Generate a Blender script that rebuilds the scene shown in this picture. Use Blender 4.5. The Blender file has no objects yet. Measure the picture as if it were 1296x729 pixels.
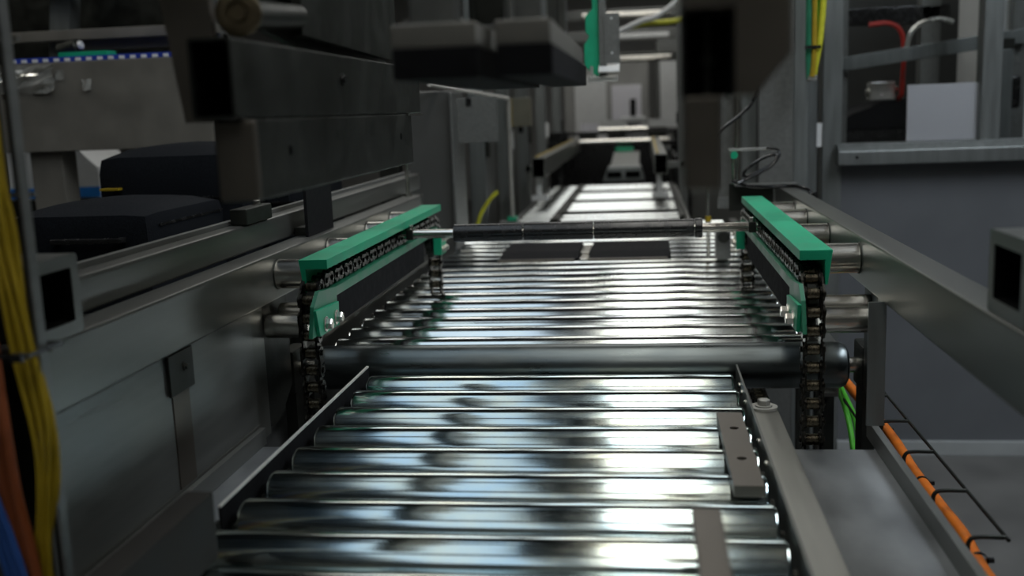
import bpy, bmesh, math, random
from mathutils import Vector, Matrix
random.seed(7)
sc = bpy.context.scene
C = sc.collection

# ------------------------------------------------------------------ camera
H = 1.10
cam_d = bpy.data.cameras.new('camera'); cam = bpy.data.objects.new('camera', cam_d); C.objects.link(cam)
cam_d.sensor_width = 36.0; cam_d.lens = 1306.5 / 1296 * 36.0
cam_d.clip_start = 0.02; cam_d.clip_end = 60
YAW, PITCH, ROLL = -0.13148, 0.16979, -0.03793
fw = Vector((math.sin(YAW)*math.cos(PITCH), math.cos(YAW)*math.cos(PITCH), -math.sin(PITCH)))
r0 = Vector((math.cos(YAW), -math.sin(YAW), 0)); u0 = r0.cross(fw)
cr, sr = math.cos(ROLL), math.sin(ROLL)
rt = cr*r0 + sr*u0; up = -sr*r0 + cr*u0
cam.matrix_world = Matrix(((rt.x, up.x, -fw.x, 0), (rt.y, up.y, -fw.y, 0), (rt.z, up.z, -fw.z, H), (0, 0, 0, 1)))
cam_d.dof.use_dof = True; cam_d.dof.focus_distance = 1.55; cam_d.dof.aperture_fstop = 3.6
sc.camera = cam

# ------------------------------------------------------------------ world / exposure
w = bpy.data.worlds.new('hall_ambient'); sc.world = w; w.use_nodes = True
bg = w.node_tree.nodes['Background']; bg.inputs['Color'].default_value = (0.75, 0.9, 0.85, 1); bg.inputs['Strength'].default_value = 0.010
sc.view_settings.view_transform = 'Standard'; sc.view_settings.look = 'None'
sc.view_settings.exposure = 0.0; sc.view_settings.gamma = 1.0; sc.view_settings.use_curve_mapping = False
L_WHITE, L_BLUE, L_FAR = 5.0, 1.3, 2.4        # luminaire strengths

# ------------------------------------------------------------------ materials
def mat(name, col, rough=0.5, metal=0.0, var=0.12, scale=30.0, stretch=(1, 1, 1), col2=None, bump=0.0, rvar=0.1, spec=0.5):
    m = bpy.data.materials.new(name); m.use_nodes = True
    nt = m.node_tree; b = nt.nodes['Principled BSDF']
    tc = nt.nodes.new('ShaderNodeTexCoord'); mp = nt.nodes.new('ShaderNodeMapping'); nz = nt.nodes.new('ShaderNodeTexNoise')
    mp.inputs['Scale'].default_value = stretch; nz.inputs['Scale'].default_value = scale; nz.inputs['Detail'].default_value = 5
    nt.links.new(tc.outputs['Object'], mp.inputs['Vector']); nt.links.new(mp.outputs['Vector'], nz.inputs['Vector'])
    rp = nt.nodes.new('ShaderNodeValToRGB')
    c2 = col2 or tuple(min(1, c*(1+var)) for c in col); c1 = col if col2 else tuple(c*(1-var) for c in col)
    rp.color_ramp.elements[0].position = 0.32; rp.color_ramp.elements[1].position = 0.68
    rp.color_ramp.elements[0].color = (*c1, 1); rp.color_ramp.elements[1].color = (*c2, 1)
    nt.links.new(nz.outputs['Fac'], rp.inputs['Fac']); nt.links.new(rp.outputs['Color'], b.inputs['Base Color'])
    mr = nt.nodes.new('ShaderNodeMapRange'); mr.inputs['From Min'].default_value = 0.3; mr.inputs['From Max'].default_value = 0.7
    mr.inputs['To Min'].default_value = max(0.02, rough-rvar); mr.inputs['To Max'].default_value = min(1, rough+rvar)
    nt.links.new(nz.outputs['Fac'], mr.inputs['Value']); nt.links.new(mr.outputs['Result'], b.inputs['Roughness'])
    b.inputs['Metallic'].default_value = metal; b.inputs['Specular IOR Level'].default_value = spec
    if bump:
        bp = nt.nodes.new('ShaderNodeBump'); bp.inputs['Strength'].default_value = bump; bp.inputs['Distance'].default_value = 0.002
        nt.links.new(nz.outputs['Fac'], bp.inputs['Height']); nt.links.new(bp.outputs['Normal'], b.inputs['Normal'])
    return m
def emit(name, col, s):
    m = bpy.data.materials.new(name); m.use_nodes = True; b = m.node_tree.nodes['Principled BSDF']
    b.inputs['Base Color'].default_value = (0.8, 0.8, 0.8, 1)
    b.inputs['Emission Color'].default_value = (*col, 1); b.inputs['Emission Strength'].default_value = s
    return m
def glass(name):
    m = bpy.data.materials.new(name); m.use_nodes = True; nt = m.node_tree
    nt.nodes.remove(nt.nodes['Principled BSDF']); out = nt.nodes['Material Output']
    tr_ = nt.nodes.new('ShaderNodeBsdfTransparent'); gl = nt.nodes.new('ShaderNodeBsdfGlossy'); mx = nt.nodes.new('ShaderNodeMixShader'); fr = nt.nodes.new('ShaderNodeFresnel')
    tr_.inputs['Color'].default_value = (0.94, 0.95, 0.95, 1); gl.inputs['Roughness'].default_value = 0.03; fr.inputs['IOR'].default_value = 1.35
    nt.links.new(fr.outputs['Fac'], mx.inputs['Fac']); nt.links.new(tr_.outputs['BSDF'], mx.inputs[1]); nt.links.new(gl.outputs['BSDF'], mx.inputs[2])
    nt.links.new(mx.outputs['Shader'], out.inputs['Surface']); return m
ZINC = mat('zinc_plated_steel', (0.40, 0.53, 0.60), 0.125, 1, scale=26, stretch=(0.5, 1, 1), col2=(0.62, 0.65, 0.56), rvar=0.025)
ZINC2 = mat('bright_zinc_steel', (0.60, 0.66, 0.69), 0.135, 1, scale=18, stretch=(0.4, 1, 1), col2=(0.74, 0.76, 0.71), rvar=0.025)
ZINC3 = mat('dull_zinc_steel', (0.60, 0.64, 0.65), 0.22, 1, scale=10, stretch=(0.4, 1, 1), col2=(0.72, 0.73, 0.69), rvar=0.04)
DULL = mat('dull_dark_coating', (0.022, 0.020, 0.017), 0.65, 0, scale=20, rvar=0.05, var=0.2, spec=0.2)
BARE = mat('bare_fastener_steel', (0.42, 0.41, 0.37), 0.5, 0.5, scale=40, rvar=0.08, var=0.1)
SKIRT = mat('light_skirting', (0.34, 0.36, 0.36), 0.5, 0, scale=10, var=0.06)
BEIGE = mat('beige_plastic', (0.20, 0.19, 0.14), 0.5, 0, scale=20, var=0.08)
EDGE = mat('pale_lit_steel', (0.80, 0.78, 0.72), 0.55, 0.4, scale=40, rvar=0.05, var=0.06)
DRUM = mat('grey_drum_steel', (0.15, 0.17, 0.17), 0.33, 1, scale=60, stretch=(0.2, 1, 1), rvar=0.08)
STEEL = mat('brushed_stainless', (0.165, 0.168, 0.155), 0.38, 0.75, scale=45, stretch=(1, 0.06, 1), rvar=0.03, var=0.10)
STEELB = mat('bright_flat_bar', (0.38, 0.375, 0.34), 0.36, 1, scale=45, stretch=(1, 0.06, 1), rvar=0.08, var=0.15)
STEELX = mat('turned_stainless', (0.66, 0.64, 0.58), 0.24, 1, scale=60, stretch=(0.1, 1, 1), rvar=0.03, var=0.06)
DSTEEL = mat('dark_steel', (0.045, 0.047, 0.041), 0.5, 0.85, scale=25, rvar=0.1, var=0.2)
SHEET = mat('grey_sheet_metal', (0.19, 0.195, 0.185), 0.45, 0.6, scale=90, stretch=(1, 0.1, 1), rvar=0.08)
TRAY = mat('worn_tray_steel', (0.30, 0.315, 0.32), 0.42, 0.6, scale=9, stretch=(2, 1, 1), rvar=0.1, var=0.22)
BROWN = mat('browned_steel', (0.13, 0.115, 0.095), 0.45, 0.7, scale=12, rvar=0.1, var=0.18)
COVER = mat('warm_grey_cover', (0.20, 0.19, 0.165), 0.5, 0.3, scale=12, rvar=0.08, var=0.12)
CHROME = mat('polished_shaft', (0.78, 0.75, 0.68), 0.12, 1, scale=40, rvar=0.04, var=0.05)
ALU = mat('anodised_aluminium', (0.20, 0.215, 0.21), 0.42, 0.6, scale=60, stretch=(1, 1, 0.1), rvar=0.06)
CHAIN = mat('oiled_chain_steel', (0.045, 0.042, 0.036), 0.30, 1, scale=120, rvar=0.1, var=0.3)
CHROLL = mat('chain_roller_steel', (0.14, 0.12, 0.085), 0.27, 1, scale=120, rvar=0.08, var=0.2)
GREEN = mat('green_plastic', (0.005, 0.34, 0.17), 0.45, 0, scale=14, rvar=0.08, var=0.14)
GREEND = mat('green_painted_plate', (0.02, 0.17, 0.09), 0.4, 0, scale=20, rvar=0.1, var=0.2)
BLACK = mat('black_plastic', (0.012, 0.012, 0.012), 0.25, 0, scale=50, rvar=0.08, var=0.3)
RUBBER = mat('black_rubber', (0.010, 0.010, 0.011), 0.85, 0, scale=80, rvar=0.1, var=0.3, spec=0.15)
VOID = mat('interior_shade_black', (0.004, 0.004, 0.004), 0.95, 0, scale=50, var=0.3, rvar=0.03, spec=0.05)  # near-black that puts shade into hollow tubes, slots and holes
FABRIC = mat('black_case_fabric', (0.010, 0.0115, 0.014), 0.7, 0, scale=300, rvar=0.1, var=0.3, bump=0.3, spec=0.04)
GREY = mat('grey_paint', (0.065, 0.066, 0.062), 0.5, 0, scale=8, rvar=0.08, var=0.08)
PANEL = mat('blue_grey_panel', (0.12, 0.128, 0.138), 0.42, 0.0, scale=6, rvar=0.05, var=0.06)
FLOOR = mat('worn_concrete', (0.12, 0.12, 0.115), 0.65, 0, scale=5, rvar=0.15, var=0.25, bump=0.1)
WALL = mat('hall_wall_paint', (0.13, 0.13, 0.12), 0.7, 0, scale=3, var=0.1)
BACKW = mat('pale_back_wall', (0.34, 0.34, 0.32), 0.7, 0, scale=3, var=0.1)
CEIL = mat('dark_ceiling', (0.05, 0.05, 0.05), 0.8, 0, scale=3, var=0.2)
WHITE = mat('white_plastic', (0.75, 0.76, 0.75), 0.4, 0, scale=30, var=0.04)
PAPER = mat('white_paper', (0.86, 0.85, 0.90), 0.7, 0, scale=6, var=0.03)
YELLOW = mat('yellow_cable', (0.34, 0.235, 0.010), 0.45, 0, scale=50, var=0.12)
LIME = mat('yellow_green_cable', (0.55, 0.55, 0.03), 0.45, 0, scale=50, var=0.12)
ORANGE = mat('orange_cable', (0.80, 0.19, 0.012), 0.45, 0, scale=40, var=0.12)
RUST = mat('brick_orange_cable', (0.22, 0.055, 0.014), 0.5, 0, scale=40, var=0.15)
BLUE = mat('blue_cable', (0.03, 0.09, 0.30), 0.4, 0, scale=50, var=0.15)
BLUEP = mat('blue_plastic', (0.02, 0.05, 0.35), 0.4, 0, scale=50, var=0.15)
SKYP = mat('bright_blue_stripe', (0.03, 0.25, 0.75), 0.4, 0, scale=50, var=0.1)
CGREEN = mat('green_cable', (0.08, 0.45, 0.03), 0.45, 0, scale=40, var=0.1)
RED = mat('red_hose', (0.55, 0.03, 0.02), 0.4, 0, scale=50, var=0.1)
BRONZE = mat('bronze_knob', (0.20, 0.16, 0.10), 0.4, 1, scale=30, var=0.2)
FOIL = mat('clear_tape', (0.62, 0.62, 0.58), 0.2, 0.6, scale=30, var=0.15)
GLASS = glass('clear_pane')
LW = emit('lamp_white', (1.0, 0.98, 0.92), L_WHITE)
LB = emit('lamp_cool', (0.72, 0.86, 1.0), L_BLUE)
LR = emit('fill_cool_right', (0.85, 0.92, 1.0), 12.0)
LL = emit('lamp_white_left', (1.0, 0.97, 0.9), 6.0)
LF = emit('lamp_far', (1.0, 0.99, 0.95), L_FAR)

# ------------------------------------------------------------------ mesh helpers
class MB:
    def __init__(s): s.bm = bmesh.new()
    def _hull(s, vs, faces):
        v = [s.bm.verts.new(p) for p in vs]
        return [s.bm.faces.new([v[i] for i in f]) for f in faces]
    def box(s, x0, x1, y0, y1, z0, z1, bev=0.0):
        if x1 < x0: x0, x1 = x1, x0
        vs = [(x0,y0,z0),(x1,y0,z0),(x1,y1,z0),(x0,y1,z0),(x0,y0,z1),(x1,y0,z1),(x1,y1,z1),(x0,y1,z1)]
        f = s._hull(vs, [(3,2,1,0),(4,5,6,7),(0,1,5,4),(1,2,6,5),(2,3,7,6),(3,0,4,7)])
        if bev:
            es = list({e for q in f for e in q.edges})
            bmesh.ops.bevel(s.bm, geom=es, offset=bev, segments=2, profile=0.5, affect='EDGES')
        return s
    def prism(s, poly, ax, a0, a1, bev=0.0):
        def p(u, v, a): return {'x': (a, u, v), 'y': (u, a, v), 'z': (u, v, a)}[ax]
        n = len(poly)
        vs = [p(u, v, a0) for u, v in poly] + [p(u, v, a1) for u, v in poly]
        f = s._hull(vs, [tuple(range(n)), tuple(range(2*n-1, n-1, -1))] + [(i, (i+1) % n, n+(i+1) % n, n+i) for i in range(n)])
        bmesh.ops.recalc_face_normals(s.bm, faces=f)
        if bev:
            es = list({e for q in f for e in q.edges})
            bmesh.ops.bevel(s.bm, geom=es, offset=bev, segments=2, profile=0.5, affect='EDGES')
        return s
    def lathe(s, o, d, prof, n=24):
        o = Vector(o); d = Vector(d).normalized(); a = d.orthogonal().normalized(); b = d.cross(a)
        rings = []
        for t, r in prof:
            if r <= 1e-6: rings.append([s.bm.verts.new(o + d*t)])
            else: rings.append([s.bm.verts.new(o + d*t + (a*math.cos(2*math.pi*k/n) + b*math.sin(2*math.pi*k/n))*r) for k in range(n)])
        for A, B in zip(rings, rings[1:]):
            for k in range(n):
                q = (k+1) % n
                if len(A) == 1 and len(B) == 1: break
                if len(A) == 1: s.bm.faces.new((A[0], B[q], B[k]))
                elif len(B) == 1: s.bm.faces.new((A[k], A[q], B[0]))
                else: s.bm.faces.new((A[k], A[q], B[q], B[k]))
        return s
    def cyl(s, p0, p1, r, n=20, ch=0.0):
        p0 = Vector(p0); p1 = Vector(p1); L = (p1-p0).length; c = min(ch, r*0.6, L*0.4)
        pr = [(0, 0), (0, r-c), (c, r), (L-c, r), (L, r-c), (L, 0)] if c else [(0, 0), (0, r), (L, r), (L, 0)]
        return s.lathe(p0, p1-p0, pr, n)
    def tube(s, pts, r, n=10, sub=6):
        P = [Vector(p) for p in pts]; Q = []
        if len(P) == 2 or sub == 1: Q = P
        else:
            E_ = [2*P[0]-P[1]] + P + [2*P[-1]-P[-2]]
            for i in range(1, len(E_)-2):
                a, b, c, d = E_[i-1:i+3]
                for k in range(sub):
                    t = k/sub
                    Q.append(0.5*((2*b)+(c-a)*t+(2*a-5*b+4*c-d)*t*t+(3*b-a-3*c+d)*t**3))
            Q.append(P[-1])
        rings = []; u = None
        for i, p in enumerate(Q):
            d = (Q[min(i+1, len(Q)-1)]-Q[max(i-1, 0)]).normalized()
            u = d.orthogonal().normalized() if u is None else (u - d*u.dot(d)).normalized()
            v = d.cross(u)
            rings.append([s.bm.verts.new(p+(u*math.cos(2*math.pi*k/n)+v*math.sin(2*math.pi*k/n))*r) for k in range(n)])
        for A, B in zip(rings, rings[1:]):
            for k in range(n): s.bm.faces.new((A[k], A[(k+1) % n], B[(k+1) % n], B[k]))
        s.bm.faces.new(rings[0][::-1]); s.bm.faces.new(rings[-1])
        return s
    def htube(s, ax, a0, a1, u0_, u1_, v0, v1, t, bev=0.0):
        # hollow rectangular tube along axis ax: outer section swept, inner walls, ring ends
        def p(u, v, a): return {'x': (a, u, v), 'y': (u, a, v), 'z': (u, v, a)}[ax]
        def ring(k): return [(u0_+k+0, v0+k), (u1_-k, v0+k), (u1_-k, v1-k), (u0_+k, v1-k)]
        if bev:
            c = bev
            def ring(k):
                a, b, e, f = u0_+k, u1_-k, v0+k, v1-k; q = max(c-k, c*0.4)
                return [(a+q, e), (b-q, e), (b-q*.3, e+q*.3), (b, e+q), (b, f-q), (b-q*.3, f-q*.3), (b-q, f), (a+q, f), (a+q*.3, f-q*.3), (a, f-q), (a, e+q), (a+q*.3, e+q*.3)]
        R = []
        for a in (a0, a1):
            for k in (0, t): R.append([s.bm.verts.new(p(u, v, a)) for u, v in ring(k)])
        n = len(R[0]); fs = []
        for A, B in ((R[0], R[2]), (R[3], R[1]), (R[1], R[0]), (R[2], R[3])):
            for i in range(n):
                j = (i+1) % n; fs.append(s.bm.faces.new((A[i], A[j], B[j], B[i])))
        bmesh.ops.recalc_face_normals(s.bm, faces=fs)
        return s
def link(o): C.objects.link(o); return o
ORG = {}
def finish(bm, name, ang=0.6):
    bmesh.ops.recalc_face_normals(bm, faces=bm.faces)
    for f in bm.faces: f.smooth = True
    for e in bm.edges:
        if len(e.link_faces) == 2 and e.calc_face_angle(0) > ang: e.smooth = False
    # area-weighted corner normals, so bevelled and chamfered pieces keep truly flat / straight large faces
    ca = math.cos(ang); cn = []
    bm.normal_update()
    vf = {v: [(g.normal.copy(), g.calc_area()) for g in v.link_faces] for v in bm.verts}
    for f in bm.faces:
        fn = f.normal
        for l in f.loops:
            n = Vector((0, 0, 0))
            for gn, ga in vf[l.vert]:
                if gn.dot(fn) > ca: n += gn*ga
            cn.append(n.normalized() if n.length > 1e-12 else fn.copy())
    me = bpy.data.meshes.new(name); bm.to_mesh(me); bm.free()
    me.normals_split_custom_set(cn); return me
def origin(o):
    v = Vector((0, 0, 0))
    while o: v += o.location; o = o.parent
    return v
def part(name, mb, m, parent, label=None, kind=None):
    o0 = origin(parent)
    bmesh.ops.translate(mb.bm, verts=mb.bm.verts, vec=-o0)
    me = finish(mb.bm, name); me.materials.append(m)
    o = link(bpy.data.objects.new(name, me)); o.parent = parent
    if label: o['label'] = label
    if kind: o['kind'] = kind
    return o
def tag(o, label, cat, group=None):
    o['label'] = label; o['category'] = cat
    if group: o['group'] = group
    return o
def thing(name, label, cat, loc=(0, 0, 0), group=None):
    o = link(bpy.data.objects.new(name, None)); o.location = loc; o.empty_display_size = 0.05
    return tag(o, label, cat, group)
def solo(name, mb, m, label, cat, loc, group=None):
    bmesh.ops.translate(mb.bm, verts=mb.bm.verts, vec=-Vector(loc))
    me = finish(mb.bm, name); me.materials.append(m)
    o = link(bpy.data.objects.new(name, me)); o.location = loc
    return tag(o, label, cat, group)
def struct(name, mb, m):
    me = finish(mb.bm, name); me.materials.append(m)
    o = link(bpy.data.objects.new(name, me)); o['kind'] = 'structure'; return o
def copy_tree(o, parent=None, loc=None):
    c = o.copy(); C.objects.link(c)
    if parent: c.parent = parent
    if loc is not None: c.location = loc
    for ch in list(o.children): copy_tree(ch, c)
    return c
def hexbolt(p, d, r=0.008, h=0.006):
    b = MB(); p = Vector(p); d = Vector(d)
    b.lathe(p, d, [(0, 0), (0, r*1.35), (0.0018, r*1.35), (0.0018, r*0.2)], 16)
    b.lathe(p+d*0.0018, d, [(0, 0), (0, r), (h*0.85, r), (h, r*0.85), (h, 0)], 6)
    return b

# ================================================================== SETTING
struct('floor', MB().box(-6, 5, -2, 13, -0.05, 0), FLOOR)
struct('ceiling', MB().box(-6, 5, -2, 13, 4.2, 4.3), CEIL)
struct('wall_back', MB().box(-6, 5, 13, 13.1, 0, 4.2), BACKW)
struct('wall_left', MB().box(-6.1, -6, -2, 13, 0, 4.2), WALL)
struct('wall_right', MB().box(5, 5.1, -2, 13, 0, 4.2), WALL)
struct('wall_front', MB().box(-6, 5, -2.1, -2, 0, 4.2), WALL)

# ceiling lights (out of frame above, mostly mirrored in the rollers, plus an added right fill)
def lamp(label, x0, x1, y0, y1, z, m):
    t = thing('ceiling_light', label, 'ceiling light', ((x0+x1)/2, (y0+y1)/2, z))
    part('housing', MB().box(x0-0.03, x1+0.03, y0-0.03, y1+0.03, z+0.012, z+0.09, 0.006), SHEET, t)
    part('diffuser', MB().box(x0, x1, y0, y1, z, z+0.012), m, t)
    for yy in (y0+0.15, y1-0.15):
        part('hanger', MB().cyl(((x0+x1)/2, yy, z+0.09), ((x0+x1)/2, yy, 4.2), 0.004, 8), STEEL, t)
lamp('long white ceiling light straight above the front rollers', -0.14, 0.19, -1.8, 2.5, 2.9, LW)
lamp('long cool white ceiling light left of the front rollers', -0.95, -0.42, -1.8, 2.3, 2.9, LB)
lamp('wide white ceiling light over the far rollers, left of three', -1.60, -0.72, 4.2, 6.6, 2.9, LF)
lamp('wide white ceiling light over the far rollers, middle of three', -0.58, 0.12, 4.2, 6.6, 2.9, LF)
lamp('wide white ceiling light over the far rollers, right of three', 0.30, 0.90, 4.2, 6.6, 2.9, LF)
lamp('white ceiling light over the far hall', -0.6, 0.5, 8.0, 10.0, 2.9, LF)
lamp('added cool fill light over the right enclosure', 1.2, 1.9, 0.4, 2.2, 2.9, LR)  # unseen light added to brighten the enclosure panel and paper
lamp('white ceiling light over the left machines', -2.5, -2.1, 1.6, 2.8, 2.9, LL)

# ================================================================== FRONT CONVEYOR
fc = thing('front_conveyor', 'zinc roller conveyor in the foreground on the steel drip tray', 'conveyor', (-0.15, 1.0, 0.632))
part('side_plate', MB().box(-0.449, -0.446, 0.98, 1.575, 0.632, 0.7015), RUBBER, fc, 'dark side plate with a highlight strip on its top edge')
part('edge_highlight', MB().box(-0.4492, -0.4458, 0.98, 1.575, 0.7015, 0.704), EDGE, fc)  # pale colour stands in for the lamp mirrored on the plate edge
part('side_plate', MB().box(-0.449, -0.446, 0.45, 0.975, 0.632, 0.690), DSTEEL, fc)
part('side_plate', MB().box(0.134, 0.137, 0.45, 1.575, 0.632, 0.703), STEEL, fc)
R = 0.033
rb = MB().lathe((-0.433, 0, 0), (1, 0, 0), [(0, 0), (0, 0.012), (0.0015, 0.013), (0.0015, 0.028), (0, 0.029), (0.0012, 0.0312), (0.005, R), (0.555, R), (0.5588, 0.0312), (0.560, 0.029), (0.5585, 0.028), (0.5585, 0.013), (0.560, 0.012), (0.560, 0)], 40)
me_r = finish(rb.bm, 'roller'); me_r.materials.append(ZINC)
ax = MB().cyl((-0.446, 0, 0), (0.134, 0, 0), 0.006, 6)
me_a = finish(ax.bm, 'axle'); me_a.materials.append(DSTEEL)
o0 = origin(fc)
for k in range(12):
    y = 1.525 - 0.0863*k
    r = link(bpy.data.objects.new('roller', me_r)); r.parent = fc; r.location = Vector((0, y, 0.667)) - o0
    r.rotation_euler = (random.uniform(0, 6.28), 0, 0)
    a = link(bpy.data.objects.new('axle', me_a)); a.parent = r
part('guide_bar', MB().box(-0.424, -0.397, 0.30, 0.86, 0.7015, 0.767, 0.003), DULL, fc, 'dark guide bar over the near left roller ends')
hb = part('hold_down_bar', MB().box(0.033, 0.056, 0.30, 0.795, 0.772, 0.782, 0.002), BROWN, fc, 'blurred brown flat bar over the nearest rollers')
part('stay', MB().box(0.033, 0.056, 0.30, 0.32, 0.702, 0.772), BROWN, fc)
ab = part('angle_bar', MB().prism([(0.138, 1.385), (0.142, 1.399), (0.155, 1.405), (0.168, 1.399), (0.173, 1.385), (0.173, 0.35), (0.138, 0.35)], 'z', 0.684, 0.690, 0.001).box(0.138, 0.142, 0.35, 1.36, 0.632, 0.684), STEELB, fc, 'flat steel angle bar along the right edge')
part('washer', MB().lathe((0.155, 1.383, 0.690), (0, 0, 1), [(0, 0), (0, 0.0185), (0.003, 0.0185), (0.003, 0)], 32), BARE, ab)
part('bolt', hexbolt((0.155, 1.383, 0.693), (0, 0, 1), 0.0085, 0.008), BARE, ab)
for y in (1.50, 1.46, 1.41, 1.24, 1.16):
    part('bolt', MB().lathe((0.134, y, 0.690), (-1, 0, 0), [(0, 0), (0, 0.004), (0.002, 0.004), (0.0035, 0.002), (0.0035, 0)], 10), STEELX, fc)

dp = thing('drilled_plate', 'small dark steel plate with two holes on the front rollers', 'steel plate', (0.10, 1.16, 0.70))
def plate_with_holes():
    b = MB(); n = 16
    x0, x1, y0, y1 = 0.086, 0.117, 1.03, 1.29
    holes = [(0.1025, 1.225), (0.1015, 1.115)]
    ys = [y0, 1.17, y1]
    for (ya, yb, (hx, hy)) in ((y0, 1.17, holes[1]), (1.17, y1, holes[0])):
        for zz in (0.70, 0.712):
            sq = [(x1, yb), (x0, yb), (x0, ya), (x1, ya)]
            outer = []
            for i in range(4):
                p, q = Vector(sq[i]), Vector(sq[(i+1) % 4])
                for k in range(4): outer.append(p.lerp(q, k/4))
            vo = [b.bm.verts.new((p.x, p.y, zz)) for p in outer]
            vi = [b.bm.verts.new((hx+0.0055*math.cos(math.pi/4+2*math.pi*k/16), hy+0.0055*math.sin(math.pi/4+2*math.pi*k/16), zz)) for k in range(16)]
            for k in range(16): b.bm.faces.new((vo[k], vo[(k+1) % 16], vi[(k+1) % 16], vi[k]))
        for k in range(16):
            a0, a1 = math.pi/4+2*math.pi*k/16, math.pi/4+2*math.pi*(k+1)/16
            b._hull([(hx+0.0055*math.cos(a0), hy+0.0055*math.sin(a0), 0.70), (hx+0.0055*math.cos(a1), hy+0.0055*math.sin(a1), 0.70), (hx+0.0055*math.cos(a1), hy+0.0055*math.sin(a1), 0.712), (hx+0.0055*math.cos(a0), hy+0.0055*math.sin(a0), 0.712)], [(0, 1, 2, 3)])
    for (xa, ya, xb, yb) in ((x0, y0, x1, y0), (x1, y0, x1, y1), (x1, y1, x0, y1), (x0, y1, x0, y0)):
        b._hull([(xa, ya, 0.70), (xb, yb, 0.70), (xb, yb, 0.712), (xa, ya, 0.712)], [(0, 1, 2, 3)])
    bmesh.ops.remove_doubles(b.bm, verts=b.bm.verts, dist=1e-5)
    return b
part('plate', plate_with_holes(), BROWN, dp)
for hx, hy in ((0.1025, 1.225), (0.1015, 1.115)):
    part('hole_shade', MB().cyl((hx, hy, 0.7005), (hx, hy, 0.703), 0.0053, 16), VOID, dp)  # black disc for the shade at the bottom of the hole

# drip tray
tr = thing('drip_tray', 'worn steel drip tray under the front conveyor', 'tray', (-0.12, 0.9, 0))
part('pan', MB().box(-0.60, 0.312, 0.25, 1.383, 0.622, 0.632), TRAY, tr)
part('curb', MB().box(0.302, 0.312, 0.25, 1.44, 0.632, 0.657, 0.001), SHEET, tr)
part('curb', MB().box(-0.570, -0.556, 0.25, 1.397, 0.632, 0.657, 0.001), SHEET, tr)
part('apron', MB().box(-0.60, 0.312, 1.379, 1.383, 0.30, 0.622), DSTEEL, tr)
for x in (-0.58, 0.27):
    for y in (0.30, 1.34):
        part('leg', MB().box(x, x+0.03, y, y+0.03, 0, 0.622), DSTEEL, tr)

# ================================================================== DRIVE DRUM
dd = thing('drive_drum', 'thick dark grey steel drum between the two roller beds', 'roller', (-0.12, 1.62, 0.69))
part('drum', MB().lathe((-0.545, 1.62, 0.690), (1, 0, 0), [(0, 0), (0, 0.026), (0.004, 0.033), (0.012, 0.0362), (0.022, 0.0365), (0.831, 0.0365), (0.841, 0.0362), (0.849, 0.033), (0.853, 0.026), (0.853, 0)], 48), DRUM, dd)
part('axle', MB().cyl((-0.60, 1.62, 0.69), (0.35, 1.62, 0.69), 0.012, 20), STEELX, dd)
for x in (-0.60, 0.325):
    part('bearing_block', MB().box(x, x+0.025, 1.585, 1.655, 0.655, 0.725, 0.003), DSTEEL, dd)
    part('bearing_stand', MB().box(x+0.003, x+0.022, 1.595, 1.645, 0, 0.655), DSTEEL, dd)

# ================================================================== TRANSFER CONVEYOR (middle)
tc = thing('transfer_conveyor', 'wide zinc roller bed between the two chain guides', 'conveyor', (-0.15, 2.7, 0))
for x in (-0.628, 0.29):
    part('side_frame', MB().prism([(x, 0.61), (x+0.025, 0.61), (x+0.025, 0.616), (x+0.004, 0.616), (x+0.004, 0.692), (x+0.025, 0.692), (x+0.025, 0.698), (x, 0.698)] if x < 0 else
         [(x+0.025, 0.61), (x, 0.61), (x, 0.616), (x+0.021, 0.616), (x+0.021, 0.692), (x, 0.692), (x, 0.698), (x+0.025, 0.698)], 'y', 1.72, 3.70), STEEL, tc)
    for y in (1.76, 3.62):
        part('leg', MB().box(x, x+0.025, y, y+0.04, 0, 0.61), DSTEEL, tc)
r2 = MB().lathe((-0.566, 0, 0), (1, 0, 0), [(0, 0), (0, 0.029), (0.0012, 0.0312), (0.005, R), (0.831, R), (0.8348, 0.0312), (0.836, 0.029), (0.836, 0)], 36)
me_r2 = finish(r2.bm, 'roller'); me_r2.materials.append(ZINC2)
a2 = MB().cyl((-0.6, 0, 0), (0.29, 0, 0), 0.007, 10)
me_a2 = finish(a2.bm, 'axle'); me_a2.materials.append(STEELX)
for k in range(21):
    y = 1.80 + 0.092*k
    r = link(bpy.data.objects.new('roller', me_r2)); r.parent = tc; r.location = Vector((0, y, 0.667)) - origin(tc)
    r.rotation_euler = (random.uniform(0, 6.28), 0, 0)
    a = link(bpy.data.objects.new('axle', me_a2)); a.parent = r
for nm, x0, x1 in (('left', -0.392, -0.180), ('right', -0.150, 0.066)):
    pd = thing('black_pad', 'black stop pad lying across the transfer rollers, the %s one of the pair' % nm, 'pad', ((x0+x1)/2, 2.86, 0.70))
    part('slab', MB().prism([(2.735, 0.70), (2.735, 0.705), (2.80, 0.716), (2.985, 0.716), (2.985, 0.70)], 'x', x0, x1, 0.001), RUBBER, pd)
    part('lip', MB().box(x0-0.004, x1-0.01, 2.72, 2.735, 0.70, 0.7045), BROWN, pd)
ck = thing('steel_clip', 'small bright steel clip between the two black pads', 'clip', (-0.165, 2.8, 0.70))
part('clip_body', MB().box(-0.177, -0.153, 2.80, 2.95, 0.70, 0.713, 0.002).box(-0.176, -0.154, 2.72, 2.795, 0.70, 0.707, 0.002), STEELX, ck)

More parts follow.
